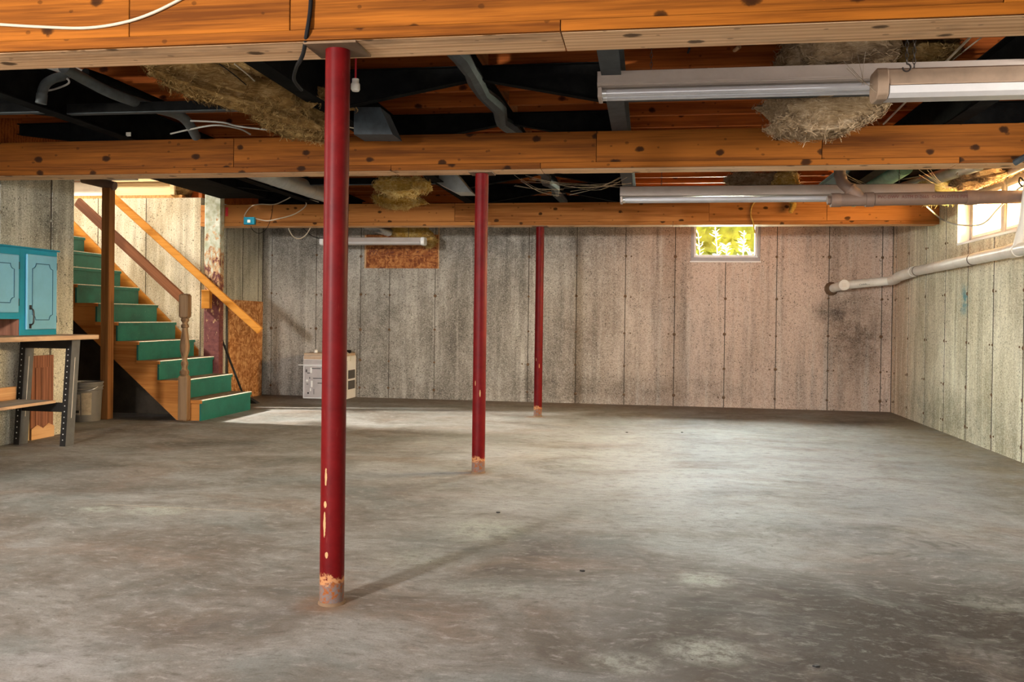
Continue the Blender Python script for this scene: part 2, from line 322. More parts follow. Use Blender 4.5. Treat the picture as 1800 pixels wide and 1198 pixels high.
for n_, c_a, c_b in (('batt_tan', (.10, .05, .014), (.36, .235, .095)), ('batt_pink', (.12, .07, .033), (.40, .29, .185)), ('batt_yellow', (.30, .15, .03), (.72, .54, .22)), ('foam', (.42, .38, .16), (.66, .60, .32))):
    k = NT(n_+'_strands', 1.0, 0, .05); M[n_+'_fluff'] = k.out(k.ramp(k.noise(k.obj(), 16, 5, .7), [(.35, c_a), (.65, c_b)]))
def floor_mat():
    k = NT('trowelled_concrete_floor', .7, 0, .25); p = k.pos()
    wn = k.n.new('ShaderNodeTexNoise'); k.link(p, wn.inputs['Vector']); wn.inputs['Scale'].default_value = 1.1; wn.inputs['Detail'].default_value = 5
    ad = k.n.new('ShaderNodeVectorMath'); ad.operation = 'MULTIPLY_ADD'; k.link(wn.outputs['Color'], ad.inputs[0]); ad.inputs[1].default_value = (.55, .55, 0); k.link(p, ad.inputs[2])
    q = ad.outputs[0]
    n1 = k.noise(k.mp(q, (1, 1.25, 1)), 1.05, 8, .68, .3)
    col = k.ramp(n1, [(.32, (.095, .081, .066)), (.44, (.165, .148, .126)), (.54, (.225, .218, .200)), (.68, (.320, .318, .310))])
    hue = k.noise(k.mp(q, (.9, 1.2, 1), (5, 3, 0)), 1.5, 5, .6)
    col = k.mix(k.ramp(hue, [(.52, 0.0), (.66, .5)]), col, (.165, .190, .182))
    col = k.mix(k.ramp(hue, [(.33, .55), (.46, 0.0)]), col, (.225, .165, .125))
    # pool of window light over mid slab, painted in pale bluish
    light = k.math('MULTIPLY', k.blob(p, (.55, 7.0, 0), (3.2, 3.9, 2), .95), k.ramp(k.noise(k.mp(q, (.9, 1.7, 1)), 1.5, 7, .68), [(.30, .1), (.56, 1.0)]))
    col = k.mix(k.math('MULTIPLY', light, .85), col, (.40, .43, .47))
    # dark trowel burn at the near right, brown band along the right wall
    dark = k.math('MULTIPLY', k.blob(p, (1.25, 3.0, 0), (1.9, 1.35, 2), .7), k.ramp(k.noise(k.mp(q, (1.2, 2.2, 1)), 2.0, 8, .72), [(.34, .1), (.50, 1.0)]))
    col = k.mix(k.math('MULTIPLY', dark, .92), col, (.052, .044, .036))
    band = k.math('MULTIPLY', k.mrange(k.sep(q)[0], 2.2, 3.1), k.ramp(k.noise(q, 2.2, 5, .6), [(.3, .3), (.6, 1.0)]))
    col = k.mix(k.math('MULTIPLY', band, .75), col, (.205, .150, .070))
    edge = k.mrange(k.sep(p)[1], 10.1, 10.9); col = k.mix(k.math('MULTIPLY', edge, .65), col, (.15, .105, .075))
    for (cx, cy, rx, ry, amt) in ((.24, 3.7, .17, .16, .9), (.2, 2.9, .2, .16, .9), (-.05, 2.75, .17, .12, .7), (1.35, 3.6, .22, .15, .5), (-2.95, 4.36, .15, .11, .8), (-2.62, 4.40, .26, .17, .8), (-.80, 4.35, .3, .35, .6), (-1.0, 3.75, .25, .2, .4), (-.6, 3.4, .3, .12, .4)):
        bl = k.math('MULTIPLY', k.blob(p, (cx, cy, 0), (rx, ry, 2), .7), k.ramp(k.noise(p, 13, 7, .75), [(.40, .05), (.55, 1.0)]))
        col = k.mix(k.math('MULTIPLY', bl, amt), col, (.38, .41, .36))
    la, lb = at(120, 880, Z=0), at(545, 906, Z=0); c_ = (la+lb)/2
    col = k.mix(k.math('MULTIPLY', k.blob(p, (c_.x, c_.y, 0), ((lb.x-la.x)/2, .022, 1), .5), .5), col, (.40, .36, .30))
    # concentric trowel arcs, only in patches
    d = k.voro(k.mp(q, (1, 1, 0), (.3, .7, 0)), .75); arcs = k.math('SINE', k.math('MULTIPLY', d, 190.0))
    am = k.math('MULTIPLY', k.ramp(k.noise(k.mp(p, (1, 1.6, 1), (2, 8, 0)), 2.6, 4, .6), [(.52, 0.0), (.64, 1.0)]), k.math('MULTIPLY_ADD', k.blob(p, (1.5, 3.6, 0), (1.9, 2.0, 2), .8), .85, .10))
    col = k.mix(k.math('MULTIPLY', k.mrange(arcs, .1, .9), k.math('MULTIPLY', am, .65)), col, (.055, .046, .038))
    sc = k.noise(k.mp(q, (5, 14, 1), rot=(0, 0, .35)), 2.2, 8, .75)
    col = k.mix(k.ramp(sc, [(.33, .70), (.46, 0.0)]), col, (.09, .08, .067)); col = k.mix(k.ramp(sc, [(.55, 0.0), (.68, .6)]), col, (.43, .42, .40))
    mid = k.noise(k.mp(p, (1, 1.3, 1)), 11, 7, .75)
    col = k.mix(k.ramp(mid, [(.34, .48), (.47, 0.0)]), col, (.10, .088, .074)); col = k.mix(k.ramp(mid, [(.54, 0.0), (.68, .36)]), col, (.44, .435, .42))
    for (x, y, r_) in ((-1.152, 3.124, .16), (-1.141, 5.937, .17), (-1.167, 9.40, .15)):
        bl = k.math('MULTIPLY', k.blob(p, (x-.02, y-.02, 0), (r_, r_, 1), .8), k.noise(p, 14, 4)); col = k.mix(bl, col, (.22, .11, .05))
    g = k.noise(p, 120, 3, .8); col = k.mix(k.ramp(g, [(.36, .45), (.48, 0.0)]), col, (.10, .09, .08))
    spots = k.voro(p, 5.5); col = k.mix(k.ramp(spots, [(.018, .9), (.03, 0.0)]), col, (.03, .025, .02))
    k.put(k.b.inputs['Roughness'], k.ramp(n1, [(.3, .82), (.7, .6)]))
    k.bump(k.math('MULTIPLY_ADD', sc, .5, k.math('MULTIPLY', g, .3)), .22, .006)
    return k.out(col)
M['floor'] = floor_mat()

def glass(name, tint, mixfac, translucent=None):
    m_ = bpy.data.materials.new(name); m_.use_nodes = True; t = m_.node_tree; n = t.nodes
    n.remove(n['Principled BSDF']); o = n['Material Output']
    tr = n.new('ShaderNodeBsdfTransparent'); tr.inputs[0].default_value = (*tint, 1)
    if translucent:
        b = n.new('ShaderNodeBsdfTranslucent'); b.inputs[0].default_value = (*translucent, 1)
    else:
        b = n.new('ShaderNodeBsdfGlossy'); b.inputs['Roughness'].default_value = .05
    x = n.new('ShaderNodeMixShader'); x.inputs[0].default_value = mixfac
    t.links.new(tr.outputs[0], x.inputs[1]); t.links.new(b.outputs[0], x.inputs[2]); t.links.new(x.outputs[0], o.inputs[0])
    return m_
M['glass'] = glass('clear_window_glass', (.97, .98, .96), .06)
M['glass_dirty'] = glass('hazy_window_film', (.98, .84, .62), .35, (.22, .15, .07))
M['grass'] = plain('meadow_green', (.20, .21, .02), .8, 0, .2, .5, 8)
M['hedge'] = plain('hedge_leaves', (.165, .165, .010), .8, 0, .2, .6, 3)
M['stalk'] = plain('dry_pale_stalk', (.72, .72, .55), .8, 0, .2, .2)

# ------------------------------------------------------------------ mesh helpers
class MB:
    def __init__(s): s.v = []; s.f = []
    def add(s, vs, fs):
        b = len(s.v); s.v += [Vector(x) for x in vs]; s.f += [tuple(i+b for i in f) for f in fs]; return s
    def box(s, a, b):
        x0, y0, z0 = (min(a[i], b[i]) for i in range(3)); x1, y1, z1 = (max(a[i], b[i]) for i in range(3))
        return s.add([(x0,y0,z0),(x1,y0,z0),(x1,y1,z0),(x0,y1,z0),(x0,y0,z1),(x1,y0,z1),(x1,y1,z1),(x0,y1,z1)],
                     [(0,3,2,1),(4,5,6,7),(0,1,5,4),(1,2,6,5),(2,3,7,6),(3,0,4,7)])
    def beam(s, p0, p1, w, h, up=(0, 0, 1)):
        """rectangular bar from p0 to p1, width w (sideways), height h (along up)"""
        p0, p1 = Vector(p0), Vector(p1); d = (p1-p0).normalized(); sd = d.cross(Vector(up)).normalized(); u = sd.cross(d)
        vs = []
        for p in (p0, p1):
            for a, b in ((-1,-1),(1,-1),(1,1),(-1,1)): vs.append(p+sd*(a*w/2)+u*(b*h/2))
        return s.add(vs, [(0,1,2,3),(7,6,5,4),(0,4,5,1),(1,5,6,2),(2,6,7,3),(3,7,4,0)])
    def prism(s, pts, axis, a, b):
        """polygon pts in the plane normal to axis, extruded from a to b"""
        def mk(p, t):
            q = list(p); q.insert(axis, t); return q
        n = len(pts); vs = [mk(p, a) for p in pts]+[mk(p, b) for p in pts]
        return s.add(vs, [tuple(range(n)), tuple(range(2*n-1, n-1, -1))]+[(i, i+n, (i+1) % n+n, (i+1) % n) for i in range(n)])
    def tube(s, pts, r, n=10, caps=True, rs=None):
        pts = [Vector(p) for p in pts]; rings = []; ref = None
        for i, p in enumerate(pts):
            t = (pts[min(i+1, len(pts)-1)]-pts[max(i-1, 0)]).normalized()
            if ref is None: ref = t.orthogonal().normalized()
            else: ref = (ref - t*ref.dot(t)).normalized()
            w = t.cross(ref); rr = rs[i] if rs else r
            rings.append([p+(ref*math.cos(2*math.pi*j/n)+w*math.sin(2*math.pi*j/n))*rr for j in range(n)])
        vs = [x for g in rings for x in g]; fs = []
        for i in range(len(pts)-1):
            for j in range(n): fs.append((i*n+j, i*n+(j+1) % n, (i+1)*n+(j+1) % n, (i+1)*n+j))
        if caps: fs += [tuple(range(n-1, -1, -1)), tuple((len(pts)-1)*n+j for j in range(n))]
        return s.add(vs, fs)
    def lathe(s, prof, c, n=20, sq=None):
        c = Vector(c); vs = []
        for r, z in prof:
            for j in range(n): a = 2*math.pi*j/n; vs.append(c+Vector((r*math.cos(a), r*math.sin(a), z)))
        fs = []
        for i in range(len(prof)-1):
            for j in range(n): fs.append((i*n+j, i*n+(j+1) % n, (i+1)*n+(j+1) % n, (i+1)*n+j))
        fs += [tuple(range(n-1, -1, -1)), tuple((len(prof)-1)*n+j for j in range(n))]
        return s.add(vs, fs)
    def build(s, name, mat, parent=None, smooth=False, base=None, bevel=0, kind=None):
        o = bpy.data.objects.new(name, None) if False else None
        if parent is not None: org = wl(parent)
        elif base is not None: org = Vector(base)
        else:
            xs = [v.x for v in s.v]; ys = [v.y for v in s.v]; zs = [v.z for v in s.v]
            org = Vector(((min(xs)+max(xs))/2, (min(ys)+max(ys))/2, min(zs)))
        me = bpy.data.meshes.new(name); me.from_pydata([v-org for v in s.v], [], s.f); me.update()
        import bmesh
        bm = bmesh.new(); bm.from_mesh(me); bmesh.ops.recalc_face_normals(bm, faces=bm.faces)
        if bevel: bmesh.ops.bevel(bm, geom=bm.edges[:], offset=bevel, segments=1, affect='EDGES', clamp_overlap=True)
        bm.to_mesh(me); bm.free()
        if smooth:
            for p in me.polygons: p.use_smooth = True
            me.set_sharp_from_angle(angle=R(38))
        me.materials.append(M[mat] if isinstance(mat, str) else mat)
        o = bpy.data.objects.new(name, me); COL.objects.link(o)
        if parent is not None: o.parent = parent
        else: o.location = org
        if kind: o['kind'] = kind
        return o
def wl(o):
    l = Vector((0, 0, 0))
    while o is not None: l += o.location; o = o.parent
    return l
def tag(o, label, cat, group=None):
    o['label'] = label; o['category'] = cat
    if group: o['group'] = group
    return o
def thing(name, label, cat, loc, group=None):
    o = bpy.data.objects.new(name, None); o.empty_display_size = .1; COL.objects.link(o); o.location = loc
    return tag(o, label, cat, group)
def struct(name, mb, mat, label=None):
    o = mb.build(name, mat, base=(0, 0, 0), kind='structure'); return o
def smooth_path(pts, n=6):
    pts = [Vector(p) for p in pts]; out = []
    for i in range(len(pts)-1):
        p0 = pts[max(i-1, 0)]; p1 = pts[i]; p2 = pts[i+1]; p3 = pts[min(i+2, len(pts)-1)]
        for j in range(n):
            t = j/n; out.append(.5*((2*p1)+(p2-p0)*t+(2*p0-5*p1+4*p2-p3)*t*t+(3*p1-p0-3*p2+p3)*t**3))
    out.append(pts[-1]); return out
def dup(o, loc, parent=None):
    c = o.copy(); COL.objects.link(c); c.location = loc
    if parent is not None: c.parent = parent
    for ch in list(o.children):
        if ch.name in [x.name for x in c.children]: continue
        d = ch.copy(); COL.objects.link(d); d.parent = c
        for g in list(ch.children):
            e = g.copy(); COL.objects.link(e); e.parent = d
    return c
def text_mesh(name, s, size, mat, parent, mw, extrude=.0006):
    cu = bpy.data.curves.new(name, 'FONT'); cu.body = s; cu.size = size; cu.extrude = extrude; cu.align_x = 'LEFT'; cu.resolution_u = 2
    t = bpy.data.objects.new(name+'_src', cu); COL.objects.link(t); bpy.context.view_layer.update()
    me = bpy.data.meshes.new_from_object(t.evaluated_get(bpy.context.evaluated_depsgraph_get())); bpy.data.objects.remove(t)
    me.materials.clear(); me.materials.append(M[mat]); me.transform(Matrix.Translation(-wl(parent)) @ mw)
    o = bpy.data.objects.new(name, me); COL.objects.link(o); o.parent = parent; return o
ORD = ['first', 'second', 'third', 'fourth', 'fifth', 'sixth', 'seventh', 'eighth', 'ninth', 'tenth', 'eleventh', 'twelfth', 'thirteenth', 'fourteenth', 'fifteenth', 'sixteenth', 'seventeenth', 'eighteenth', 'nineteenth', 'twentieth']

# ------------------------------------------------------------------ structure
XL, XR, YB, YR = -5.08, 2.887, 11.03, -1.8
HB, TB, WT, JB, JT = 2.067, 2.31, 2.40, 2.56, 2.70
YS0, YS1, XS = 7.15, 9.40, -8.6          # stairwell bay
PT = .006                                # panel skin in front of the wall core
GAP = .015

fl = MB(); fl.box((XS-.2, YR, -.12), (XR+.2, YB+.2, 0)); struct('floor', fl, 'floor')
ce = MB(); ce.box((XL-.02, YR, JT), (XR+.2, YB+.2, JT+.03)); struct('ceiling', ce, 'subfloor')

W1 = (.516, 1.347, 1.807, 2.36)           # back window opening X0 X1 Z0 Z1
W2 = (6.75, 8.833, 1.815, 2.30)           # right window opening Y0 Y1 Z0 Z1
wb = MB(); T = .22
wb.box((XL-.2, YB+PT, 0), (W1[0], YB+T, WT)).box((W1[1], YB+PT, 0), (XR+.2, YB+T, WT)).box((W1[0], YB+PT, 0), (W1[1], YB+T, W1[2])).box((W1[0], YB+PT, W1[3]), (W1[1], YB+T, WT))
wall_back = struct('wall_back', wb, 'c_joint')
W3 = (3.02, 4.88, 1.815, 2.30); W4 = (2.22, 3.88, 1.815, 2.30)   # two invented windows, out of the frame, added for the near fill lamps
wr = MB()
for u0, u1 in ((YR, W3[0]), (W3[1], W2[0]), (W2[1], YB+T)): wr.box((XR+PT, u0, 0), (XR+T, u1, WT))
for w_ in (W2, W3): wr.box((XR+PT, w_[0], 0), (XR+T, w_[1], w_[2])).box((XR+PT, w_[0], w_[3]), (XR+T, w_[1], WT))
wall_right = struct('wall_right', wr, 'c_joint')
wf = MB(); wf.box((XL-.2, YR, 0), (XL-PT, W4[0], WT)).box((XL-.2, W4[1], 0), (XL-PT, YS0-PT, WT)).box((XL-.2, W4[0], 0), (XL-PT, W4[1], W4[2])).box((XL-.2, W4[0], W4[3]), (XL-PT, W4[1], WT)); wall_left = struct('wall_left', wf, 'c_joint')
wf = MB(); wf.box((XL-.2, YS1+PT, 0), (XL-PT, YB+.1, WT)); wall_left_far = struct('wall_left_far', wf, 'c_joint')
wf = MB(); wf.box((XS, YS1+PT, 0), (XL-.2, YS1+T, WT)); wall_stair = struct('wall_stair', wf, 'c_joint')
wf = MB(); wf.box((XS, YS0-.2, 0), (XL-.2, YS0-PT, WT)); struct('wall_stair_near', wf, 'c_left')
wf = MB(); wf.box((XS-.2, YS0-.2, 0), (XS, YS1+T, WT)); struct('wall_stair_end', wf, 'c_left')
# unseen plastered walls round the upper stair opening, added to keep sky light out
wf = MB(); wf.box((XS, YS1+.06, WT+.3), (XL, YS1+.12, 5.0)).box((XS, 7.98, WT), (XL, 8.13, 5.0)).box((XL, 7.98, JT+.03), (XL+.06, YS1+.1, 5.0)).box((XS, 7.98, 5.0), (XL+.06, YS1+.1, 5.05))
struct('wall_stair_light_block', wf, 'drywall')
wf = MB(); wf.box((XS, YS0-.2, WT), (XL-.04, 7.98, WT+.06)); struct('ceiling_light_block', wf, 'subfloor')  # unseen slab added to keep stair light off the near side
wf = MB(); wf.box((XS-2.6, 7.98, 2.62), (-7.385, YS1+.03, JT)); struct('floor_landing_light_block', wf, 'subfloor')  # unseen slab added to stop light falling in behind the stairs
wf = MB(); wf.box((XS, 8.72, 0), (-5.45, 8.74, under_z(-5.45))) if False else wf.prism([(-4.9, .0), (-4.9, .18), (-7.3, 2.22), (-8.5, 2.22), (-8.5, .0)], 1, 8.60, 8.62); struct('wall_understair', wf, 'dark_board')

def panels(wall, joints, axis, plane, sgn, mat, cuts=(), top=WT, GAP=.010):
    """concrete form panels between the joints, standing proud of the wall core"""
    for a, b in zip(joints[:-1], joints[1:]):
        mb = MB(); a2, b2 = a+GAP/2, b-GAP/2
        def bx(u0, u1, z0, z1):
            if u1-u0 < .003: return
            q0, q1 = plane, plane+sgn*PT
            if axis == 0: mb.box((u0, q0, z0), (u1, q1, z1))
            else: mb.box((q0, u0, z0), (q1, u1, z1))
        cut = next((c for c in cuts if c[0] < b2 and c[1] > a2), None)
        if cut:
            bx(a2, b2, 0, cut[2]); bx(a2, cut[0], cut[2], top); bx(cut[1], b2, cut[2], top); bx(max(a2, cut[0]), min(b2, cut[1]), cut[3], top)
        else: bx(a2, b2, 0, top)
        mb.build('concrete_panel', mat, wall)
jb = [XL, -4.952, -4.331, -3.72, -3.329] + [-1.5+.6096*n for n in range(-2, 8)] + [XR]
panels(wall_back, jb, 0, YB, 1, 'c_back', (W1,))
jr = sorted([10.379-.6096*i for i in range(0, 20) if 10.379-.6096*i > YR+.1]+[YR, 10.9, YB])
panels(wall_right, jr, 1, XR, 1, 'c_right', (W2, W3), GAP=.032)
jl = sorted([6.839-.6096*i for i in range(0, 14)]+[YS0]); panels(wall_left, jl, 1, XL, -1, 'c_left', (W4,), GAP=.026)
panels(wall_left_far, [YS1, 9.62, 10.02, 10.45, 10.9, YB], 1, XL, -1, 'c_left', GAP=.026)
panels(wall_stair, [XS, -8.2, -7.6, -6.99, -6.38, -5.77, XL-.005], 0, YS1, 1, 'c_stair')
# end face of the stair wall towards the room is the same pour
mb = MB()
def disc(mb, c, n, r, h=.008):
    mb.tube([Vector(c), Vector(c)+Vector(n)*h*.6, Vector(c)+Vector(n)*h], r, 8, True, [r, r*.8, r*.35])
TZ = (.125, .48, .893, 1.345, 1.853)
random.seed(3)
for x in jb[1:-1]:
    for z in TZ:
        if W1[0] < x < W1[1] and z > 1.75: continue
        disc(mb, (x+random.uniform(-.004, .004), YB, z+random.uniform(-.01, .01)), (0, -1, 0), random.uniform(.013, .022))
        if random.random() < .5: disc(mb, (x+random.choice((-.07, .07)), YB, z), (0, -1, 0), .010)
mb.build('tie_marks', M['capsteel'], wall_back, kind='stuff')
mb = MB()
for y in jr[1:-1]:
    for z in TZ:
        if (W2[0] < y < W2[1] or W3[0] < y < W3[1]) and z > 1.75: continue
        disc(mb, (XR, y, z+random.uniform(-.01, .01)), (-1, 0, 0), random.uniform(.013, .02))
        if random.random() < .4: disc(mb, (XR, y+random.choice((-.06, .06)), z), (-1, 0, 0), .009)
mb.build('tie_marks', M['capsteel'], wall_right, kind='stuff')
mb = MB()
for y in jl[1:-1]:
    for z in TZ[:4] if W4[0] < y < W4[1] else TZ: disc(mb, (XL, y, z), (1, 0, 0), .016)
for (y, z) in ((6.98, 1.42), (7.03, 1.40), (6.99, .97), (7.06, .96), (6.97, 1.0), (7.08, 1.73)): disc(mb, (XL, y, z), (1, 0, 0), .018)
mb.build('tie_marks', M['c_left'], wall_left, kind='stuff')

# sill boards and rim boards over the walls
def trim(n, a, b, mat): mb = MB(); mb.box(a, b); return struct('trim_%d' % n, mb, mat)
trim(1, (XL-.02, YB+.02, WT), (XR+.2, YB+.06, JT), 'joist'); trim(2, (XR+.02, YR, WT), (XR+.06, YB+.06, JT), 'pinkboard')
trim(3, (XL-.04, YR, WT), (XL, YS0, JT), 'joist'); trim(4, (XL-.04, YS1, WT), (XL, YB+.06, JT), 'joist')
trim(5, (XS, YS1+.005, WT), (-5.33, YS1+.15, WT+.035), 'dirtwood'); trim(6, (-6.30, YS1+.01, WT+.035), (-5.42, YS1+.05, WT+.19), 'board_pale'); trim(7, (XS, YS1+.015, WT+.035), (-6.32, YS1+.05, WT+.20), 'drywall')
trim(8, (-6.32, YS1-.01, WT+.19), (-5.40, YS1+.08, WT+.235), 'board_pale'); trim(9, (-5.47, YS1-.008, WT+.035), (-5.42, YS1+.012, WT+.19), 'board_pale')
trim(11, (XS, YS1+.16, WT), (XL, YS1+.2, JT+.03), 'joist'); trim(10, (XS, YS1-.03, WT+.20), (-6.32, YS1+.05, WT+.27), 'rail_brown')

# ------------------------------------------------------------------ windows
w1 = thing('window_1', 'small white-framed basement window in the back wall', 'window', ((W1[0]+W1[1])/2, YB, W1[2])); del w1['category'], w1['label']; w1['kind'] = 'structure'
mb = MB(); x0, x1, z0, z1 = W1; e = .012
y0, y1 = YB-.012, YB+.07
mb.box((x0, y0, z0-e), (x1, y1, z0+.035)).box((x0, y0, z0+.035), (x0+.035, y1, z1)).box((x1-.035, y0, z0+.035), (x1, y1, z1)).box((x0+.035, y0, z1-.03), (x1-.035, y1, z1))
mb.build('window_frame', 'frame_grey', w1, bevel=.004)
mb = MB(); x0, x1, z0 = x0+.036, x1-.036, z0+.036; y0, y1 = YB+.012, YB+.05
mb.box((x0, y0, z0), (x1, y1, z0+.03)).box((x0, y0, z0+.03), (x0+.028, y1, z1-.03)).box((x1-.028, y0, z0+.03), (x1, y1, z1-.03)).box((x0+.028, y0, z1-.06), (x1-.028, y1, z1-.03))
mb.build('sash', 'frame', w1, bevel=.003)
mb = MB(); mb.box((x0+.026, YB+.028, z0+.028), (x1-.026, YB+.033, z1-.058)); mb.build('pane', 'glass', w1)
mb = MB(); mb.box((W1[0]-.01, YB-.02, W1[2]-.025), (W1[1]+.01, YB+.01, W1[2]-.01)); mb.build('window_sill', 'frame', w1)

w2 = thing('window_2', 'window', 'window', (XR, (W2[0]+W2[1])/2, W2[2])); del w2['category'], w2['label']; w2['kind'] = 'structure'
y0, y1, z0, z1 = W2; xa, xb = XR+.10, XR+.15
mb = MB(); mb.box((XR-.004, y1-.012, z0), (XR+.1, y1+.0, z1)); mb.build('jamb', 'frame', w2)
mb = MB(); mb.box((XR-.006, y0, z0-.008), (XR+.2, y1, z0+.012)); mb.build('window_sill', 'frame', w2)
mb = MB(); f = .045
mb.box((xa, y0, z0+.012), (xb, y1-.012, z0+.012+f)).box((xa, y0, z1-f), (xb, y1-.012, z1)).box((xa, y1-.012-f, z0+.01), (xb, y1-.012, z1)).box((xa, y0, z0+.01), (xb, y0+f, z1))
for ym in (8.02, 7.38): mb.box((xa-.01, ym-.035, z0+.012), (xb, ym+.035, z1))
mb.build('window_frame', 'frame_grey', w2, bevel=.004)
for i, (a, b) in enumerate(((y0+f, 7.345), (7.415, 7.985), (8.055, y1-.012-f))):
    mb = MB(); s_ = .022; xc, xd = xa+.008, xb-.01
    mb.box((xc, a, z0+.057), (xd, b, z0+.057+s_)).box((xc, a, z1-f-s_), (xd, b, z1-f)).box((xc, a, z0+.057+s_), (xd, a+s_, z1-f-s_)).box((xc, b-s_, z0+.057+s_), (xd, b, z1-f-s_))
    sash = mb.build('sash', 'frame', w2)
    mb = MB(); mb.box((xa+.02, a+s_, z0+.057+s_), (xa+.024, b-s_, z1-f-s_)); mb.build('pane', 'glass_dirty', w2)

for n_, w_, xf in ((3, W3, XR+.10), (4, W4, XL-.15)):  # frames of the added windows, made up to let in fill
    w3 = thing('window_%d' % n_, 'window', 'window', (xf, (w_[0]+w_[1])/2, w_[2])); del w3['category'], w3['label']; w3['kind'] = 'structure'
    mb = MB(); a, b, c, d = w_; mb.box((xf, a, c), (xf+.05, b, c+.04)).box((xf, a, d-.04), (xf+.05, b, d)).box((xf, a, c+.04), (xf+.05, a+.04, d-.04)).box((xf, b-.04, c+.04), (xf+.05, b, d-.04)).box((xf, (a+b)/2-.03, c+.04), (xf+.05, (a+b)/2+.03, d-.04)); mb.build('window_frame', 'frame_grey', w3)
    for y_a, y_b in ((a+.04, (a+b)/2-.03), ((a+b)/2+.03, b-.04)): mb = MB(); mb.box((xf+.022, y_a, c+.04), (xf+.026, y_b, d-.04)); mb.build('pane', 'glass', w3)

# ------------------------------------------------------------------ timber beams
def beam(label, X0, X1, Y0, Y1, mat, joints, pj):
    t = thing('timber_beam', label, 'beam', ((X0+X1)/2, (Y0+Y1)/2, HB), 'built-up timber girders on the red columns')
    zt = HB+.038; js = [X0]+joints+[X1]
    for a, b in zip(js[:-1], js[1:]):
        mb = MB(); mb.box((a+.0015, Y0+.004, zt+.002), (b-.0015, Y0+.042, TB)); mb.build('face_board', mat, t, bevel=.002)
    n = 3; w = (Y1-Y0-.046)/n
    for i in range(n):
        mb = MB(); a = Y0+.043+i*w; mb.box((X0, a+.001, zt+.002), (X1, a+w-.001, TB)); mb.build('inner_board', mat, t)
    ps = [X0]+pj+[X1]
    for a, b in zip(ps[:-1], ps[1:]):
        mb = MB(); mb.box((a+.002, Y0+.018, HB), (b-.002, Y1, zt)); pl = mb.build('bottom_plate', 'plate', t, bevel=.002)
        mb = MB(); mb.box((a+.002, Y0, HB+.0005), (b-.002, Y0+.0175, zt-.0005)); mb.build('plate_edge', mat, pl)
    return t
beam('nearest timber beam, wide bright orange face along the top of the picture', XL, XR, 3.022, 3.255, 'beam', [-1.934, -1.30, 1.117], [-.312, 1.9])
beam('middle timber beam, shaded brown face, carried by the second red column', XL, XR, 5.80, 6.015, 'beam_shaded', [-2.9, -.35, 1.08], [-1.75, -.72, 1.9])
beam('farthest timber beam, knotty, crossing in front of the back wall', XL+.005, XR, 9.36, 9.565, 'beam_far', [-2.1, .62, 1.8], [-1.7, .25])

# ------------------------------------------------------------------ red steel columns
def column(label, x, y, r, mat):
    t = thing('steel_column', label, 'column', (x, y, 0), 'red steel columns under the beams')
    mb = MB(); mb.tube([(x, y, 0.0), (x, y, .5), (x, y, 1.2), (x, y, HB-.009)], r, 28); mb.build('shaft', mat, t, True)
    mb = MB(); a = .09 if y < 4 else .075; mb.box((x-a*1.1, y-a, HB-.009), (x+a*1.1, y+a, HB-.0005)); mb.build('cap_plate', 'capsteel', t)
    mb = MB(); mb.lathe([(r+.006, 0), (r+.005, .006), (r+.001, .011)], (x, y, 0), 28); mb.build('base_ring', 'capsteel', t, True)
    return t
column('nearest red steel column, paint chipped near its rusty foot', -1.152, 3.124, .0455, 'red1')
column('second red steel column, under the middle timber beam', -1.141, 5.93, .0455, 'red2')
column('farthest and thinnest-looking red steel column, nearest the back wall', -1.167, 9.455, .0445, 'red2')

# ------------------------------------------------------------------ steel chassis of the house above
IB = [(-3.70, 'leftmost black steel I-beam, above the left end of the timber beams'), (-1.93, 'black steel I-beam just left of the centre seam'), (-.20, 'grey-black steel I-beam at the left end of the long light fixtures'), (1.86, 'rightmost black steel I-beam, above the right window side')]
for x, lab in IB:
    t = thing('steel_i_beam', lab, 'steel beam', (x, 6.6, TB), 'steel chassis beams resting on the timber beams')
    mt = 'darkgrey' if x > -1 and x < 1 else 'black'
    Ya, Yb_ = 3.0, 10.98
    mb = MB(); mb.box((x-.05, Ya, TB+.0005), (x+.05, Yb_, TB+.009)); mb.build('bottom_flange', mt, t)
    mb = MB(); mb.box((x-.005, Ya, TB+.009), (x+.005, Yb_, JB-.009)); mb.build('web', mt, t)
    mb = MB(); mb.box((x-.05, Ya, JB-.009), (x+.05, Yb_, JB-.0005)); mb.build('top_flange', mt, t)
YO = [3.9, 5.10, 6.28, 7.45, 8.5, 9.62, 10.6]
def outrigger(xi, xo, y, label):
    s = 1 if xo > xi else -1; a = xi+s*.006
    t = thing('steel_outrigger', label, 'steel bracket', ((xi+xo)/2, y, TB), 'tapered outriggers of the steel chassis')
    z0, z1, zt = TB+.012, 2.475, JB-.012
    mb = MB(); mb.prism([(a, z0), (xo, z1), (xo, zt), (a, zt)], 1, y-.003, y+.003); mb.build('web', 'black', t)
    mb = MB(); mb.prism([(a, z0-.006), (xo, z1-.006), (xo, z1), (a, z0)], 1, y-.03, y+.03); mb.build('lower_flange', 'black', t)
    mb = MB(); mb.box((a, y-.03, zt), (xo, y+.03, zt+.006)); mb.build('upper_flange', 'black', t)
for i, y in enumerate(YO[1:]):
    outrigger(-1.93, -1.06, y, ORD[i]+' tapered black bracket back from the near beam, left of the centre seam')
    outrigger(-.20, -.98, y, ORD[i]+' tapered black bracket back from the near beam, right of the centre seam')
    outrigger(-3.70, -4.95, y, ORD[i]+' tapered black bracket back from the near beam, by the left wall')
    outrigger(1.86, 2.80, y, ORD[i]+' tapered black bracket back from the near beam, by the right wall')
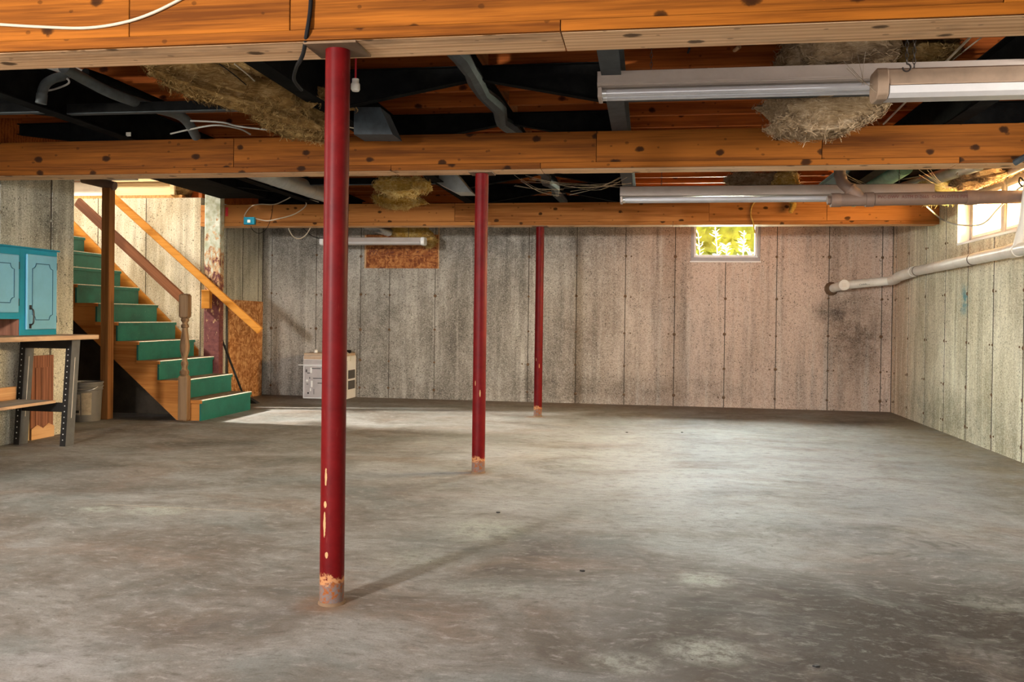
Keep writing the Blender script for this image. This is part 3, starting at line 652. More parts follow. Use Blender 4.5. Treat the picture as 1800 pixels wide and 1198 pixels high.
def cross(x0, x1, y, label):
    t = thing('steel_cross_member', label, 'steel beam', ((x0+x1)/2, y, TB), 'cross members of the steel chassis')
    mb = MB(); mb.box((x0, y-.003, TB+.018), (x1, y+.003, TB+.07)); mb.build('web', 'black', t)
    mb = MB(); mb.box((x0, y-.003, TB+.012), (x1, y+.045, TB+.018)); mb.build('lower_flange', 'darkgrey', t)
    mb = MB(); mb.box((x0, y-.003, TB+.07), (x1, y+.045, TB+.076)); mb.build('upper_flange', 'black', t)
for i, y in enumerate((5.05, 6.45, 8.05, 9.9)):
    cross(-3.65, -1.98, y, ORD[i]+' black cross bar back from the near beam, between the two left steel beams')
    if i < 2: cross(-4.98, -3.76, y-.09 if i else 4.985, ORD[i]+' black cross bar back, between left wall and leftmost steel beam')
    if i < 1: cross(-.15, 1.81, y, ORD[i]+' black cross bar back from the near beam, between the two right steel beams')
# folded black seal hanging along the centre seam
mb = MB(); pts = []
for i in range(30):
    y = 3.6+i*.25; pts.append((-1.02+.02*math.sin(i*1.7), y, 2.47+.018*math.sin(i*2.3)))
mb.tube(pts, .042, 8, True, [.038+.016*abs(math.sin(i*1.3)) for i in range(30)])
tag(mb.build('seam_seal', 'darkgrey', smooth=True), 'ragged dark seal strip hanging along the centre seam of the ceiling', 'seal strip')
mb = MB(); mb.box((-1.055, 3.0, 2.50), (-1.035, 10.98, JB)).box((-1.005, 3.0, 2.50), (-.985, 10.98, JB)); tag(mb.build('seam_rail', 'black'), 'pair of thin black rails along the centre seam of the ceiling', 'steel rail')

# joists: one mesh per half, copied
NJ = 18; Y0J = 4.032
mb = MB(); mb.box((XL+.003, 0, 0), (-1.06, .038, JT-JB-.001)); jl_ = mb.build('floor_joist', 'joist', base=(XL, 0, 0))
mb = MB(); mb.box((-.98, 0, 0), (XR-.003, .038, JT-JB-.001)); jr_ = mb.build('floor_joist', 'joist', base=(XR, 0, 0))
for i in range(NJ-1):
    y = Y0J+i*.4064
    for src, nm, x in ((jl_, 'left', XL), (jr_, 'right', XR)):
        o = src if i == 0 else src.copy()
        if i: COL.objects.link(o)
        o.location = (x, y, JB+.0005)
        tag(o, ORD[i]+' reddish floor joist counted back from the nearest beam, '+nm+' half of the ceiling', 'joist', 'floor joists overhead')

# ------------------------------------------------------------------ stairs
SX, SRUN, SRISE, SZ0 = -4.38, .2285, .1915, .205
SYN, SYF = 8.14, 9.235
NST = 13
st = thing('staircase', 'green-painted wooden staircase rising to the left', 'staircase', (-5.6, 8.6, 0))
def zig(n, dz=0.0):
    """stepped outline: foot, then riser/tread pairs, then back down the underside"""
    p = [(SX+.0, 0.0)]
    for i in range(n):
        x = SX-i*SRUN; z = SZ0+i*SRISE-.034
        p += [(x-.022, z-SRISE+.034 if i else 0.0), (x-.022, z)]
    return p
pts = [(SX-.022, 0.0)]
for i in range(NST):
    x = SX-i*SRUN-.022; z = SZ0+i*SRISE-.034
    pts += [(x, z), (x-SRUN, z)]
xe = SX-NST*SRUN-.022
def under(x): return .011+.857*(-4.654-x)
pts += [(xe, under(xe)), (-4.654, .0)]
for y0 in (SYN+.012, SYF-.05):
    mb = MB(); mb.prism(pts, 1, y0, y0+.038); mb.build('stringer', 'stringer', st)
for i in range(NST):
    x = SX-i*SRUN; z = SZ0+i*SRISE
    mb = MB(); mb.box((x-.022, SYN, z-SRISE+.001 if i else .0), (x-.004, SYF, z-.034)); mb.build('riser', 'green', st)
    mb = MB(); mb.box((x-SRUN-.022, SYN-.008, z-.033), (x+.006, SYF+.004, z)); tr = mb.build('tread', 'stringer', st, bevel=.003)
    mb = MB(); mb.box((x-SRUN-.004 if i < NST-1 else x-SRUN-.022, SYN+.02, z+.0002), (x-.006, SYF-.01, z+.0012)); mb.build('worn_top', 'tread', tr)
    mb = MB(); mb.box((x+.0055, SYN+.0, z-.034), (x+.0105, SYF, z-.006)); mb.build('nosing_face', 'green', tr)
    mb = MB(); mb.box((x-.006, SYN, z-.0055), (x+.0115, SYF, z+.0015)); mb.build('worn_edge', 'nosing', tr)
# skirt board up the concrete behind the steps
mb = MB(); sk = lambda x, d: SZ0+(SX-x)/SRUN*SRISE+d
ka, kb = at(174, 435, Y=YS1-.03), at(273, 537, Y=YS1-.03); ks = (ka.z-kb.z)/(ka.x-kb.x); kl = lambda x: kb.z+(x-kb.x)*ks
mb.prism([(-5.1, kl(-5.1)), (-7.3, kl(-7.3)), (-7.3, kl(-7.3)-.3), (-5.1, kl(-5.1)-.3)], 1, YS1-.036, YS1-.006)
tag(mb.build('skirt_board', 'rail_orange'), 'orange skirt board on the concrete wall behind the green steps', 'board')

def bar(name, p0, p1, w, h, mat, label, cat, bevel=.004, up=(0, 0, 1)):
    """straight timber with its grain along its own length"""
    p0, p1 = Vector(p0), Vector(p1); d = p1-p0; L = d.length
    mb = MB(); mb.box((0, -w/2, -h/2), (L, w/2, h/2)); o = mb.build(name, mat, base=(0, 0, 0), bevel=bevel)
    xd = d.normalized(); yd = Vector(up).cross(xd).normalized(); zd = xd.cross(yd)
    mt = Matrix((xd, yd, zd)).transposed().to_4x4(); mt.translation = p0; o.matrix_world = mt
    if label: tag(o, label, cat)
    return o
a = at(136, 354, Y=8.36); b = at(330, 524, Y=8.18)
bar('handrail', a, (b.x-.04, 8.18, b.z-.02), .04, .095, 'rail_brown', 'dark brown handrail on the near side of the stairs', 'handrail')
a = at(183, 332, Y=9.17); b = at(458, 582, Y=9.17)
hr = thing('handrail', 'orange varnished handrail on the far side, crossing the particle board', 'handrail', b)
d_ = (b-a).normalized(); upv = Vector((0, 1, 0)).cross(d_)
if upv.z < 0: upv = -upv
mb = MB(); mb.beam(a, b, .045, .085, upv); r_ = mb.build('rail', 'rail_orange', hr, bevel=.01)
c_ = at(370, 522, Y=9.3); mb = MB(); mb.box((c_.x-.055, 9.195, c_.z-.13), (c_.x+.045, 9.253, c_.z+.08)); mb.build('bracket_block', 'rail_orange', hr, bevel=.003)
mb = MB(); mb.box((at(176, 650, Y=8.02).x, 8.02, 0), (at(190, 650, Y=8.02).x, 8.112, TB+.004)); tag(mb.build('support_post', 'post_brown', bevel=.003), 'tall brown stud post standing in front of the green stairs', 'post')
# short brown pipe off-cut jammed above the post
mb = MB(); mb.tube([at(146, 314, Y=8.06), at(202, 327, Y=8.07)], .045, 14); tag(mb.build('pipe_offcut', 'pvc_brown', smooth=True), 'short tilted brown pipe piece above the stud post', 'pipe')

# newel post: square blocks at head and foot, turned between
nx, ny = -4.535, 8.085
nw = thing('newel_post', 'worn turned wooden newel post at the foot of the stairs', 'newel post', (nx, ny, 0))
def sqblock(z0, z1, a, c=.012):
    mb = MB(); mb.lathe([(a*1.0, z0), (a*1.414, z0+c*1.6), (a*1.414, z1-c*1.6), (a*1.0, z1)], (nx, ny, 0), 4); 
    for v_ in mb.v:
        x, y = v_.x-nx, v_.y-ny; q = math.pi/4+.12; v_.x = nx+x*math.cos(q)-y*math.sin(q); v_.y = ny+x*math.sin(q)+y*math.cos(q)
    return mb
sqblock(0, .46, .046).build('foot_block', 'newel', nw, bevel=.004)
sqblock(1.02, 1.265, .046).build('head_block', 'newel', nw, bevel=.004)
mb = MB(); mb.lathe([(.036, .455), (.046, .475), (.044, .50), (.03, .515), (.026, .53), (.03, .55), (.036, .565), (.034, .585), (.026, .60), (.024, .615), (.032, .65), (.044, .70), (.047, .75), (.042, .80), (.034, .86), (.028, .91), (.027, .925), (.037, .932), (.039, .948), (.032, .962), (.026, .972), (.030, .985), (.040, .998), (.040, 1.01), (.034, 1.025)], (nx, ny, 0), 24)
mb.build('turned_shaft', 'newel', nw, True)

# peeling post at the end of the far beam
mb = MB(); n = 10
px0, px1 = -4.965, -4.775
rows = []
for i in range(n*3+1):
    z = i/(n*3)*2.49; rows.append(z)
mb.box((px0, 9.255, 0), (px1, 9.352, 2.49)); pp = mb.build('timber_post', 'peel', bevel=.006); tag(pp, 'old square post with peeling white and maroon paint behind the stairs', 'post')
mb = MB(); q = at(398, 372, Y=9.355); mb.box((q.x-.012, 9.354, q.z-.05), (q.x+.02, 9.3595, q.z+.05)); tag(mb.build('red_tag', 'redtag', bevel=.002), 'small red tag on the far beam beside the peeling post', 'tag')

# boards against the far left wall
mb = MB(); mb.prism([(10.02, .01), (10.93, .0), (10.95, 1.235), (10.0, 1.245)], 0, XL+.03, XL+.045); tag(mb.build('particle_board', 'osb'), 'orange strand board leaning on the wall under the handrail end', 'board')
mb = MB(); a = at(395, 600, Y=9.3); b = at(414, 690, Y=9.9); mb.tube([(-4.68, 9.75, .02), (-5.02, 9.72, .86)], .013, 8)
tag(mb.build('broom_stick', 'iron', smooth=True), 'thin dark stick leaning against the strand board', 'stick')
q = at(447, 708, Z=0); mb = MB(); mb.prism([(q.x-.1, 0.0), (q.x+.06, 0.0), (q.x-.04, .06)], 1, q.y-.06, q.y+.03); tag(mb.build('floor_wedge', 'iron'), 'small dark wedge lying on the floor behind the bottom step', 'wedge')

# ------------------------------------------------------------------ work bench, cabinet and things by the left wall
BT = .885
be = thing('work_bench', 'work bench with wooden top and black steel leg frames, left wall', 'bench', (-4.8, 5.4, 0))
BY1 = 6.66
mb = MB(); mb.box((XL+.01, 3.9, BT-.036), (-4.5, BY1, BT)); mb.build('bench_top', 'benchtop', be, bevel=.004)
def leg(x, y, side):
    # perforated angle post leaning a little: black flange towards the camera, broad grey flange towards the room
    def sh(mb):
        for v_ in mb.v: v_.y += v_.z/BT*.075
        return mb
    w = .048
    mb = MB(); mb.box((x+.075-w, y, 0), (x+.075, y+.004, BT-.037)); l = sh(mb).build('leg', 'bench_black', be)
    mb = MB(); mb.box((x+.0715, y+.0045, 0), (x+.0755, y+.105, BT-.037)); gf = sh(mb).build('leg_flange', 'bench_grey', l)
    mb = MB(); mb.box((x+.0757, y+.05, .22), (x+.0767, y+.056, BT-.18)); sh(mb).build('leg_slot', 'hole', l)
    mb = MB()
    for i in range(17):
        z = .05+i*.045; mb.tube([(x+.05, y-.0002, z), (x+.05, y-.002, z)], .005, 6)
    sh(mb).build('bolt_holes', 'hole', l)
for yy in (6.33, 4.2):
    leg(-4.64, yy, 1); leg(-5.05, yy, -1)
    mb = MB(); mb.box((-4.975, yy+.069, BT-.11), (-4.613, yy+.073, BT-.037)); mb.build('top_rail', 'bench_black', be)
    mb = MB(); mb.box((-4.975, yy+.03, .27), (-4.613, yy+.034, .345)); mb.build('lower_rail', 'bench_black', be)
mb = MB(); mb.box((XL+.02, 3.95, .347), (-4.66, 6.329, .365)); mb.build('lower_shelf', 'shelf_grey', be)
mb = MB(); mb.box((-4.6598, 3.95, .345), (-4.65, 6.329, .367)); mb.build('shelf_edge', 'benchtop', be)
# cabinet
CX = -4.75; CY0, CY1 = 4.75, 6.465
cb = thing('wall_cabinet', 'bright blue kitchen cabinet standing on the work bench', 'cabinet', (-4.9, 5.6, BT+.001))
zb, zm, zt = BT+.001, 1.012, 1.553
mb = MB(); mb.box((XL+.005, CY0, zm), (CX-.02, 6.045, zt)).box((XL+.005, 6.045, zb), (CX-.02, CY1, zt)); mb.build('carcass', 'blue', cb)
mb = MB(); mb.box((CX-.019, CY0, zm), (CX, 6.045, zt)).box((CX-.019, 6.046, zb), (CX, CY1, zt)); mb.build('face_frame', 'blue', cb)
mb = MB(); mb.box((XL+.002, CY0-.01, zt+.0005), (CX+.02, CY1+.015, zt+.014)); mb.build('top_moulding', 'blue', cb, bevel=.004)
mb = MB(); mb.box((XL+.005, 6.038, zb), (CX-.006, 6.0445, zm-.001)); mb.build('bare_side', 'board_red', cb)
def cabdoor(y0, y1, z0, z1, hinge, pull):
    mb = MB(); mb.box((CX+.0005, y0, z0), (CX+.019, y1, z1)); d = mb.build('door', 'blue_light', cb, bevel=.005)
    # routed outline with scooped corners
    a, b, c, e = y0+.055, y1-.055, z0+.075, z1-.07; r = .04; P = []
    for (cy, cz, t0) in ((b, e, 180), (b, c, 90), (a, c, 0), (a, e, 270)):
        for j in range(6):
            t = R(t0+j*18); P.append((CX+.0195, cy+r*math.cos(t), cz+r*math.sin(t)))
    P.append(P[0]); mb = MB(); mb.tube(P, .0032, 5, False); mb.build('routed_line', 'blue_dark', d)
    for zz in (z0+.08, z1-.08):
        mb = MB(); mb.box((CX+.001, y1+.001 if hinge > 0 else y0-.012, zz-.028), (CX+.012, y1+.012 if hinge > 0 else y0-.001, zz+.028)); mb.build('hinge', 'iron', d)
    if pull:
        yy, zz = y0+.035, z0+.10
        mb = MB(); mb.tube(smooth_path([(CX+.02, yy, zz-.065), (CX+.045, yy, zz-.05), (CX+.05, yy, zz), (CX+.045, yy, zz+.05), (CX+.02, yy, zz+.065)]), .006, 8)
        mb.box((CX+.0195, yy-.012, zz-.09), (CX+.022, yy+.012, zz-.055)).box((CX+.0195, yy-.012, zz+.055), (CX+.022, yy+.012, zz+.09)); mb.build('pull', 'iron', d, True)
cabdoor(6.10, 6.445, .93, 1.515, 1, True)
cabdoor(5.58, 6.012, 1.06, 1.50, 1, False); cabdoor(4.95, 5.4, 1.06, 1.50, -1, False)
mb = MB(); mb.box((XL+.012, 5.5, BT+.001), (XL+.03, 6.04, zm-.004)); tag(mb.build('back_board', 'board_red'), 'dark red-brown board at the back of the gap under the blue cabinet', 'board')
# things leaning under the bench
mb = MB(); mb.box((XL+.006, 6.57, 0.0), (XL+.026, 6.85, .70)); pn = thing('panel_door', 'brown cabinet door leaning on the wall behind the bench legs', 'cabinet door', (XL, 6.7, 0))
mb.build('door_slab', 'board_red', pn, bevel=.003)
mb = MB(); mb.box((XL+.0265, 6.62, .10), (XL+.033, 6.69, .60)).box((XL+.0265, 6.70, .10), (XL+.033, 6.79, .60)); mb.build('raised_panel', 'board_red', pn, bevel=.003)
mb = MB(); mb.prism([(6.57, 0.0), (6.85, 0.0), (6.85, .09), (6.78, .12), (6.71, .085), (6.64, .12), (6.57, .09)], 0, XL+.0265, XL+.036); mb.build('bottom_rail', 'board_tan', pn)
mb = MB(); mb.box((XL+.004, 6.455, 0.0), (XL+.022, 6.56, .665)); tag(mb.build('wood_strip', 'board_pale'), 'narrow pale wood strip leaning beside the brown cabinet door', 'board')
mb = MB(); mb.box((-5.0, 5.2, .3665), (-4.975, 6.30, .47)); tag(mb.build('loose_board', 'board_tan', bevel=.002), 'orange board standing on edge on the bench lower shelf', 'board')

# bucket under the stairs
bx_, by_ = at(151, 700, Y=7.88).x, 7.88
bk = thing('plastic_bucket', 'grey plastic bucket with torn paper label under the stairs', 'bucket', (bx_, by_, 0))
prof = [(.128, 0), (.133, .004), (.148, .30), (.148, .305), (.156, .31), (.156, .318), (.150, .322), (.151, .335), (.159, .338), (.159, .348), (.152, .352), (.153, .368), (.160, .372), (.160, .386), (.150, .388), (.148, .372)]
mb = MB(); mb.lathe(prof, (bx_, by_, 0), 36); mb.build('body', 'bucket', bk, True)
def wrap(mb, r0, r1, z0, z1, a0, a1, n=16):
    vs = []
    for i in range(n+1):
        a = R(a0+(a1-a0)*i/n)
        for r, z in ((r0, z0), (r1, z1), (r0+.002, z0), (r1+.002, z1)): vs.append((bx_+r*math.cos(a), by_+r*math.sin(a), z))
    fs = []
    for i in range(n): b = i*4; fs += [(b+2, b+6, b+7, b+3)]
    mb.add(vs, fs)
mb = MB(); wrap(mb, .1365, .147, .07, .27, 205, 285); wrap(mb, .1365, .147, .07, .285, 288, 325); mb.build('paper_label', 'paper', bk)
mb = MB(); wrap(mb, .1405, .1475, .12, .25, 238, 262, 6); wrap(mb, .1385, .1398, .09, .115, 215, 280, 8); mb.build('label_print', 'printblack', bk)
hp = [(bx_+.165*math.cos(R(t)), by_-.16+.32*(i/10)*0+.165*math.sin(R(t))*1.0, .36+.0) for i, t in enumerate(range(0, 181, 18))]
hp = [(bx_+.163*math.cos(R(t)), by_-.05-.10*math.sin(R(t)), .345-.05*math.sin(R(t))) for t in range(0, 181, 15)]
mb = MB(); mb.tube(hp, .003, 6); mb.build('wire_handle', 'chrome', bk)

# ------------------------------------------------------------------ white appliance box by the back wall
A0, A1, B0, B1 = -4.335, -3.755, 10.62, 10.985
ap = thing('appliance_shell', 'white metal appliance box with two dark vents by the back wall', 'appliance', ((A0+A1)/2, (B0+B1)/2, 0))
H = .55
mb = MB(); mb.box((A0, B0, .005), (A1, B1, H)); mb.build('body', 'white_metal', ap, bevel=.006)
mb = MB(); mb.box((A0+.02, B0-.004, .02), (A1-.02, B0-.0005, .415)); bp = mb.build('stamped_panel', 'zinc', ap, bevel=.002)
for (x0, z0, x1, z1, mt) in ((.10, .33, .125, .40, 'white_metal'), (.11, .15, .135, .235, 'white_metal'), (.045, .22, .075, .25, 'white_metal'), (.10, .10, .115, .14, 'white_metal'), (.12, .385, .24, .395, 'vent'), (.14, .26, .26, .27, 'vent'), (.2, .20, .30, .21, 'vent'), (.15, .06, .155, .13, 'vent'), (.04, .34, .06, .375, 'vent'), (.06, .325, .1, .335, 'vent'), (.05, .185, .08, .192, 'vent'), (.09, .255, .1, .28, 'vent'), (.33, .1, .36, .3, 'white_metal'), (.42, .15, .44, .35, 'vent')):
    mb = MB(); mb.box((A0+x0, B0-.012, z0), (A0+x1, B0-.0042, z1)); mb.build('stamping', mt, bp, bevel=.003)
mb = MB(); mb.tube([(A0+.075, B0-.0042, .075), (A0+.075, B0-.007, .075)], .012, 12); mb.build('knockout_hole', 'iron', bp)
mb = MB(); mb.box((A0-.05, B0-.03, .425), (A1-.05, B0-.0005, .437)); mb.build('lid_flange', 'white_metal', ap, bevel=.002)
mb = MB(); mb.box((A0+.005, B0-.006, .44), (A1-.02, B0-.0005, .50)); mb.build('ribbed_band', 'zinc', ap)
mb = MB(); mb.box((A0+.01, B0-.002, H+.0005), (A1-.005, B1-.02, H+.035)); mb.build('top_cover', 'cream', ap, bevel=.006)
mb = MB(); mb.box((A0+.012, B0-.006, .505), (A1-.03, B0-.0005, H-.002)); mb.build('top_strip', 'cream', ap)
for z0, z1 in ((.26, .37), (.125, .235)):
    mb = MB(); mb.box((A1+.0005, B0+.06, z0), (A1+.004, B1-.05, z1)); vt = mb.build('vent', 'vent', ap)
    mb = MB()
    for i in range(7): zz = z0+.012+i*(z1-z0-.02)/6; mb.box((A1+.0042, B0+.065, zz), (A1+.0055, B1-.055, zz+.004))
    mb.build('vent_slats', 'iron', vt)
mb = MB()
for i in range(26): mb.box((A1+.0005, B0+.012, .03+i*.018), (A1+.003, B0+.02, .038+i*.018))
mb.build('perforations', 'iron', ap)
q = (A1-.065, 10.72, H+.036); mb = MB(); mb.box((q[0]-.16, q[1], q[2]), (q[0]+.05, q[1]+.12, q[2]+.04)); 
adp = mb.build('power_brick', 'rubber', bevel=.008); tag(adp, 'black power brick lying on the white appliance box', 'power adapter')
mb = MB(); mb.tube(smooth_path([(A1-.2, 10.70, H+.06), (A1-.08, 10.685, H+.075), (A1+.012, 10.70, H+.02), (A1+.02, 10.70, .49)]), .005, 6); tag(mb.build('loose_cable', 'cable_white', smooth=True), 'cream cord drooping over the corner of the white appliance box', 'cord')
mb = MB(); mb.lathe([(.02, 0), (.028, .008), (.028, .03), (.018, .042)], (A0+.155, 10.66, H+.036), 12); tag(mb.build('white_plug', 'white_plastic', smooth=True), 'small white plug on the left of the appliance top', 'plug')

# ------------------------------------------------------------------ boarded patch on the back wall
pb = thing('boarded_panel', 'dark orange strand-board panel with printed marks covering a back wall opening', 'board', (-3.165, YB, 1.69))
mb = MB(); mb.box((-3.645, YB-.016, 1.69), (-2.685, YB-.001, 2.125)); mb.build('sheet', 'osb_dark', pb)
mb = MB()
for (x0, z0, x1, z1) in ((-3.63, 1.855, -2.70, 1.858), (-3.63, 1.945, -2.70, 1.948), (-3.43, 1.858, -3.427, 1.945), (-3.63, 1.858, -3.627, 1.945)): mb.box((x0, YB-.0172, z0), (x1, YB-.0161, z1))
random.seed(11)
for i in range(26):
    x = random.choice((-3.33, -3.12, -2.92, -2.78))+random.uniform(-.05, .05); z = 1.9+random.uniform(-.03, .03); s_ = random.uniform(.004, .014); mb.box((x, YB-.0172, z), (x+s_*1.4, YB-.0161, z+s_))
mb.build('ink_marks', 'print', pb)
text_mesh('lettering', '292', .085, 'print', pb, Matrix.Translation((-3.61, YB-.0165, 1.868)) @ Matrix.Rotation(R(90), 4, 'X'))
mb = MB(); mb.box((-3.67, YB-.01, 1.69), (-3.647, YB-.001, 2.125)).box((-2.683, YB-.01, 1.69), (-2.67, YB-.001, 2.3)); mb.build('side_strip', 'board_tan', pb)

# ------------------------------------------------------------------ fluorescent fixtures
def chain(p0, p1, parent):
    p0, p1 = Vector(p0), Vector(p1); L = (p1-p0).length; n = max(2, int(L/.022)); mb = MB()
    for i in range(n):
        c = p0+(p1-p0)*((i+.5)/n); a = Vector((1, 0, 0)) if i % 2 else Vector((0, 1, 0)); u = (p1-p0).normalized()
        pts = [c+a*(.006*math.cos(t*math.pi/4))+u*(.014*math.sin(t*math.pi/4)) for t in range(9)]
        mb.tube(pts, .0018, 5, False)
    return mb.build('chain', 'chain', parent)
def strip_light(label, X0, X1, Y, z, hang):
    """open strip: enamelled channel with turned lip, two bare tubes beneath held by end sockets"""
    t = thing('strip_light', label, 'light fixture', ((X0+X1)/2, Y, z), 'fluorescent strip lights hung under the joists')
    mb = MB(); mb.prism([(Y-.075, z+.052), (Y-.072, z+.125), (Y-.03, z+.135), (Y+.03, z+.135), (Y+.072, z+.125), (Y+.075, z+.052), (Y+.05, z+.047), (Y-.05, z+.047)], 0, X0, X1); mb.build('housing', 'fix', t)
    mb = MB(); mb.box((X0, Y-.082, z+.058), (X1, Y-.0755, z+.066)); mb.build('lip', 'fix', t)
    for x in (X0, X1):
        mb = MB(); a = .002 if x == X0 else -.022; mb.box((x+a, Y-.07, z-.004), (x+a+.02, Y+.07, z+.0465)); mb.build('socket', 'fix', t, bevel=.003)
    for dy in (-.042, .042):
        mb = MB(); mb.tube([(X0+.045, Y+dy, z+.021), (X1-.045, Y+dy, z+.021)], .019, 16); tb = mb.build('tube', 'tube', t, True)
        mb = MB(); mb.tube([(X0+.023, Y+dy, z+.021), (X0+.0445, Y+dy, z+.021)], .0192, 16).tube([(X1-.0445, Y+dy, z+.021), (X1-.023, Y+dy, z+.021)], .0192, 16); mb.build('tube_cap', 'chrome', tb, True)
    for x in hang: chain((x, Y, z+.136), (x, Y, JB-.001), t)
    return t
strip_light('long bare-tube strip light hung nearest, right of the centre, two tubes', -.27, 2.17, 4.55, 2.206, (.0, 1.9))
strip_light('long strip light hung beyond the middle beam, in front of the back window', -.245, 2.25, 7.5, 2.058, (.1, 2.0))
def wrap_light(label, X0, X1, Y, z, h, d, mat, hang, capx):
    t = thing('wrap_light', label, 'light fixture', ((X0+X1)/2, Y, z), 'dusty boxed light fixtures')
    w = d/2
    mb = MB(); mb.prism([(Y-w*.75, z+h*.42), (Y-w*.8, z+h*.93), (Y-w*.6, z+h), (Y+w*.6, z+h), (Y+w*.8, z+h*.93), (Y+w*.75, z+h*.42)], 0, X0+.045, X1-.045); mb.build('housing', mat, t)
    mb = MB(); mb.prism([(Y-w*.76, z+h*.41), (Y-w, z+h*.36), (Y-w*.9, z+h*.12), (Y-w*.55, z), (Y+w*.55, z), (Y+w*.9, z+h*.12), (Y+w, z+h*.36), (Y+w*.76, z+h*.41)], 0, X0+.05, X1-.05); mb.build('diffuser', 'lens', t)
    mb = MB(); mb.prism([(Y-w*.98, z+h*.40), (Y-w*.9, z+h*.11), (Y-w*.55, z-.004), (Y+w*.55, z-.004), (Y+w*.9, z+h*.11), (Y+w*.98, z+h*.40)], 0, X0+.12, X1-.12) if False else mb.box((X0+.05, Y-w*1.01, z+h*.38), (X1-.05, Y-w*.78, z+h*.43)); mb.build('bezel', mat, t)
    for x0, x1 in ((X0, X0+.046), (X1-.046, X1)):
        mb = MB(); mb.prism([(Y-w*1.02, z+h*.5), (Y-w*1.03, z+h*.34), (Y-w*.92, z+h*.09), (Y-w*.55, z-.006), (Y+w*.55, z-.006), (Y+w*.92, z+h*.09), (Y+w*1.03, z+h*.34), (Y+w*.9, z+h*.98), (Y+w*.6, z+h*1.03), (Y-w*.6, z+h*1.03), (Y-w*.86, z+h*.95)], 0, x0, x1); mb.build('end_cap', capx, t, bevel=.004)
    for x in hang: chain((x, Y, z+h+.006), (x, Y, JB-.001), t)
wrap_light('boxed dusty brown light fixture with faceted end, hanging in front at the upper right', .955, 2.2, 4.0, 2.035, .125, .15, 'fix2', (1.12, 2.0), 'fix2')
wrap_light('small pale boxed light fixture hanging in front of the strand-board panel', -3.945, -2.64, 10.2, 1.925, .088, .15, 'fix', (-3.7, -2.85), 'white_metal')

# ------------------------------------------------------------------ pipes
def pipe(mb, pts, r, n=16, k=6, smoothp=True): mb.tube(smooth_path(pts, k) if smoothp else pts, r, n)
py = 7.15
pz = at(1500, 351, Y=py).z; px0_ = at(1470, 351, Y=py).x
dp = thing('drain_pipe', 'brown plastic drain pipe crossing in front of the right window', 'pipe', (2.1, py, pz-.06))
xs = lambda p: at(p, 351, Y=py).x
zf = lambda x: pz + (x-xs(1500))*.012
def hp_(x0, x1): return [(x0, py, zf(x0)), (x1, py, zf(x1))]
mb = MB(); mb.tube(hp_(xs(1536), XR-.005), .050, 20); pm = mb.build('pipe', 'pvc_brown', dp, True)
mb = MB(); mb.tube(hp_(xs(1475), xs(1524)), .050, 20); mb.build('wye_body', 'pvc_brown', dp, True)
mb = MB(); mb.tube(hp_(xs(1460), xs(1477)), .054, 20); mb.build('cleanout_hub', 'pvc_brown', dp, True)
mb = MB(); mb.tube(hp_(xs(1454), xs(1460)), .036, 6); mb.build('cleanout_plug', 'pvc_brown', dp)
mb = MB(); mb.tube(hp_(xs(1521), xs(1535)), .057, 20); mb.build('coupling', 'pvc_brown', dp, True)
mb = MB(); mb.tube(hp_(xs(1697), xs(1717)), .056, 20); mb.build('coupling', 'pvc_brown', dp, True)
e0 = Vector((xs(1516), py, pz)); e1 = at(1496, 334, Y=py); e2 = at(1482, 322, Y=py); e3 = at(1476, 300, Y=py); e4 = Vector((e3.x, py, JB-.002))
mb = MB(); pipe(mb, [e0, e1], .048, 18, 4); mb.build('wye_branch', 'pvc_brown', dp, True)
mb = MB(); mb.tube([e1, e1+(e2-e1)*.25], .054, 18); mb.build('coupling', 'pvc_brown', dp, True)
mb = MB(); pipe(mb, [e1, e2, at(1478, 312, Y=py), e3, e4], .044, 18, 6); mb.build('elbow_riser', 'pvc_brown', dp, True)
text_mesh('lettering', 'PVC-DWV  ASTM D-2665  CHARLOTTE PIPE', .034, 'print', dp, Matrix.Translation((xs(1540), py-.0505, pz+.002)) @ Matrix.Rotation(R(90), 4, 'X'))

sp = thing('sewer_pipe', 'white plastic sewer pipe from the back wall along the right wall', 'pipe', (2.5, 10.5, 1.4))
s0 = at(1462, 507, Y=YB); 
zc = at(1482, 501, Y=10.72).z; xc = at(1482, 501, Y=10.72).x
mb = MB(); mb.tube([(s0.x, YB+.01, s0.z), (xc, 10.70, zc)], .052, 20); mb.build('wall_stub', 'pvc', sp, True)
mb = MB(); mb.tube([(s0.x-.004, YB-.001, s0.z-.002), (s0.x, YB-.05, s0.z)], .082, 12, True, [.085, .062]); mb.build('mortar_collar', 'capsteel', sp, True)
mb = MB(); mb.tube([(xc, 10.76, zc), (xc+.001, 10.66, zc)], .062, 20); mb.build('cleanout_cap', 'pvc', sp, True)
mb = MB(); mb.box((xc-.022, 10.648, zc-.022), (xc+.022, 10.66, zc+.022)); mb.build('square_nut', 'pvc', sp)
ea = Vector((xc, 10.74, zc)); eb = at(1566, 493, Y=10.70); ec = at(1580, 486, X=XR-.12); ed = at(1606, 477, X=XR-.085); ee = at(1800, 437, X=XR-.085); ef = at(1960, 403, X=XR-.085)
mb = MB(); mb.tube([ea, eb], .050, 20); mb.build('cross_run', 'pvc', sp, True)
mb = MB(); mb.tube(smooth_path([eb, (eb+ec)/2+Vector((.01, 0, -.004)), ec, ed], 6), .056, 20); mb.build('elbow', 'pvc', sp, True)
mb = MB(); mb.tube([ed, ef], .050, 20); mb.build('long_run', 'pvc', sp, True)
for p in (1612, 1710, 1790):
    f_ = (p-1606)/(1800-1606)*1.0
    q0 = at(p, 477-(p-1606)*.206, X=XR-.085); dv = (ee-ed).normalized()
    mb = MB(); mb.tube([q0, q0+dv*.012], .0535, 20); mb.build('joint_band', 'pvc_band', sp, True)
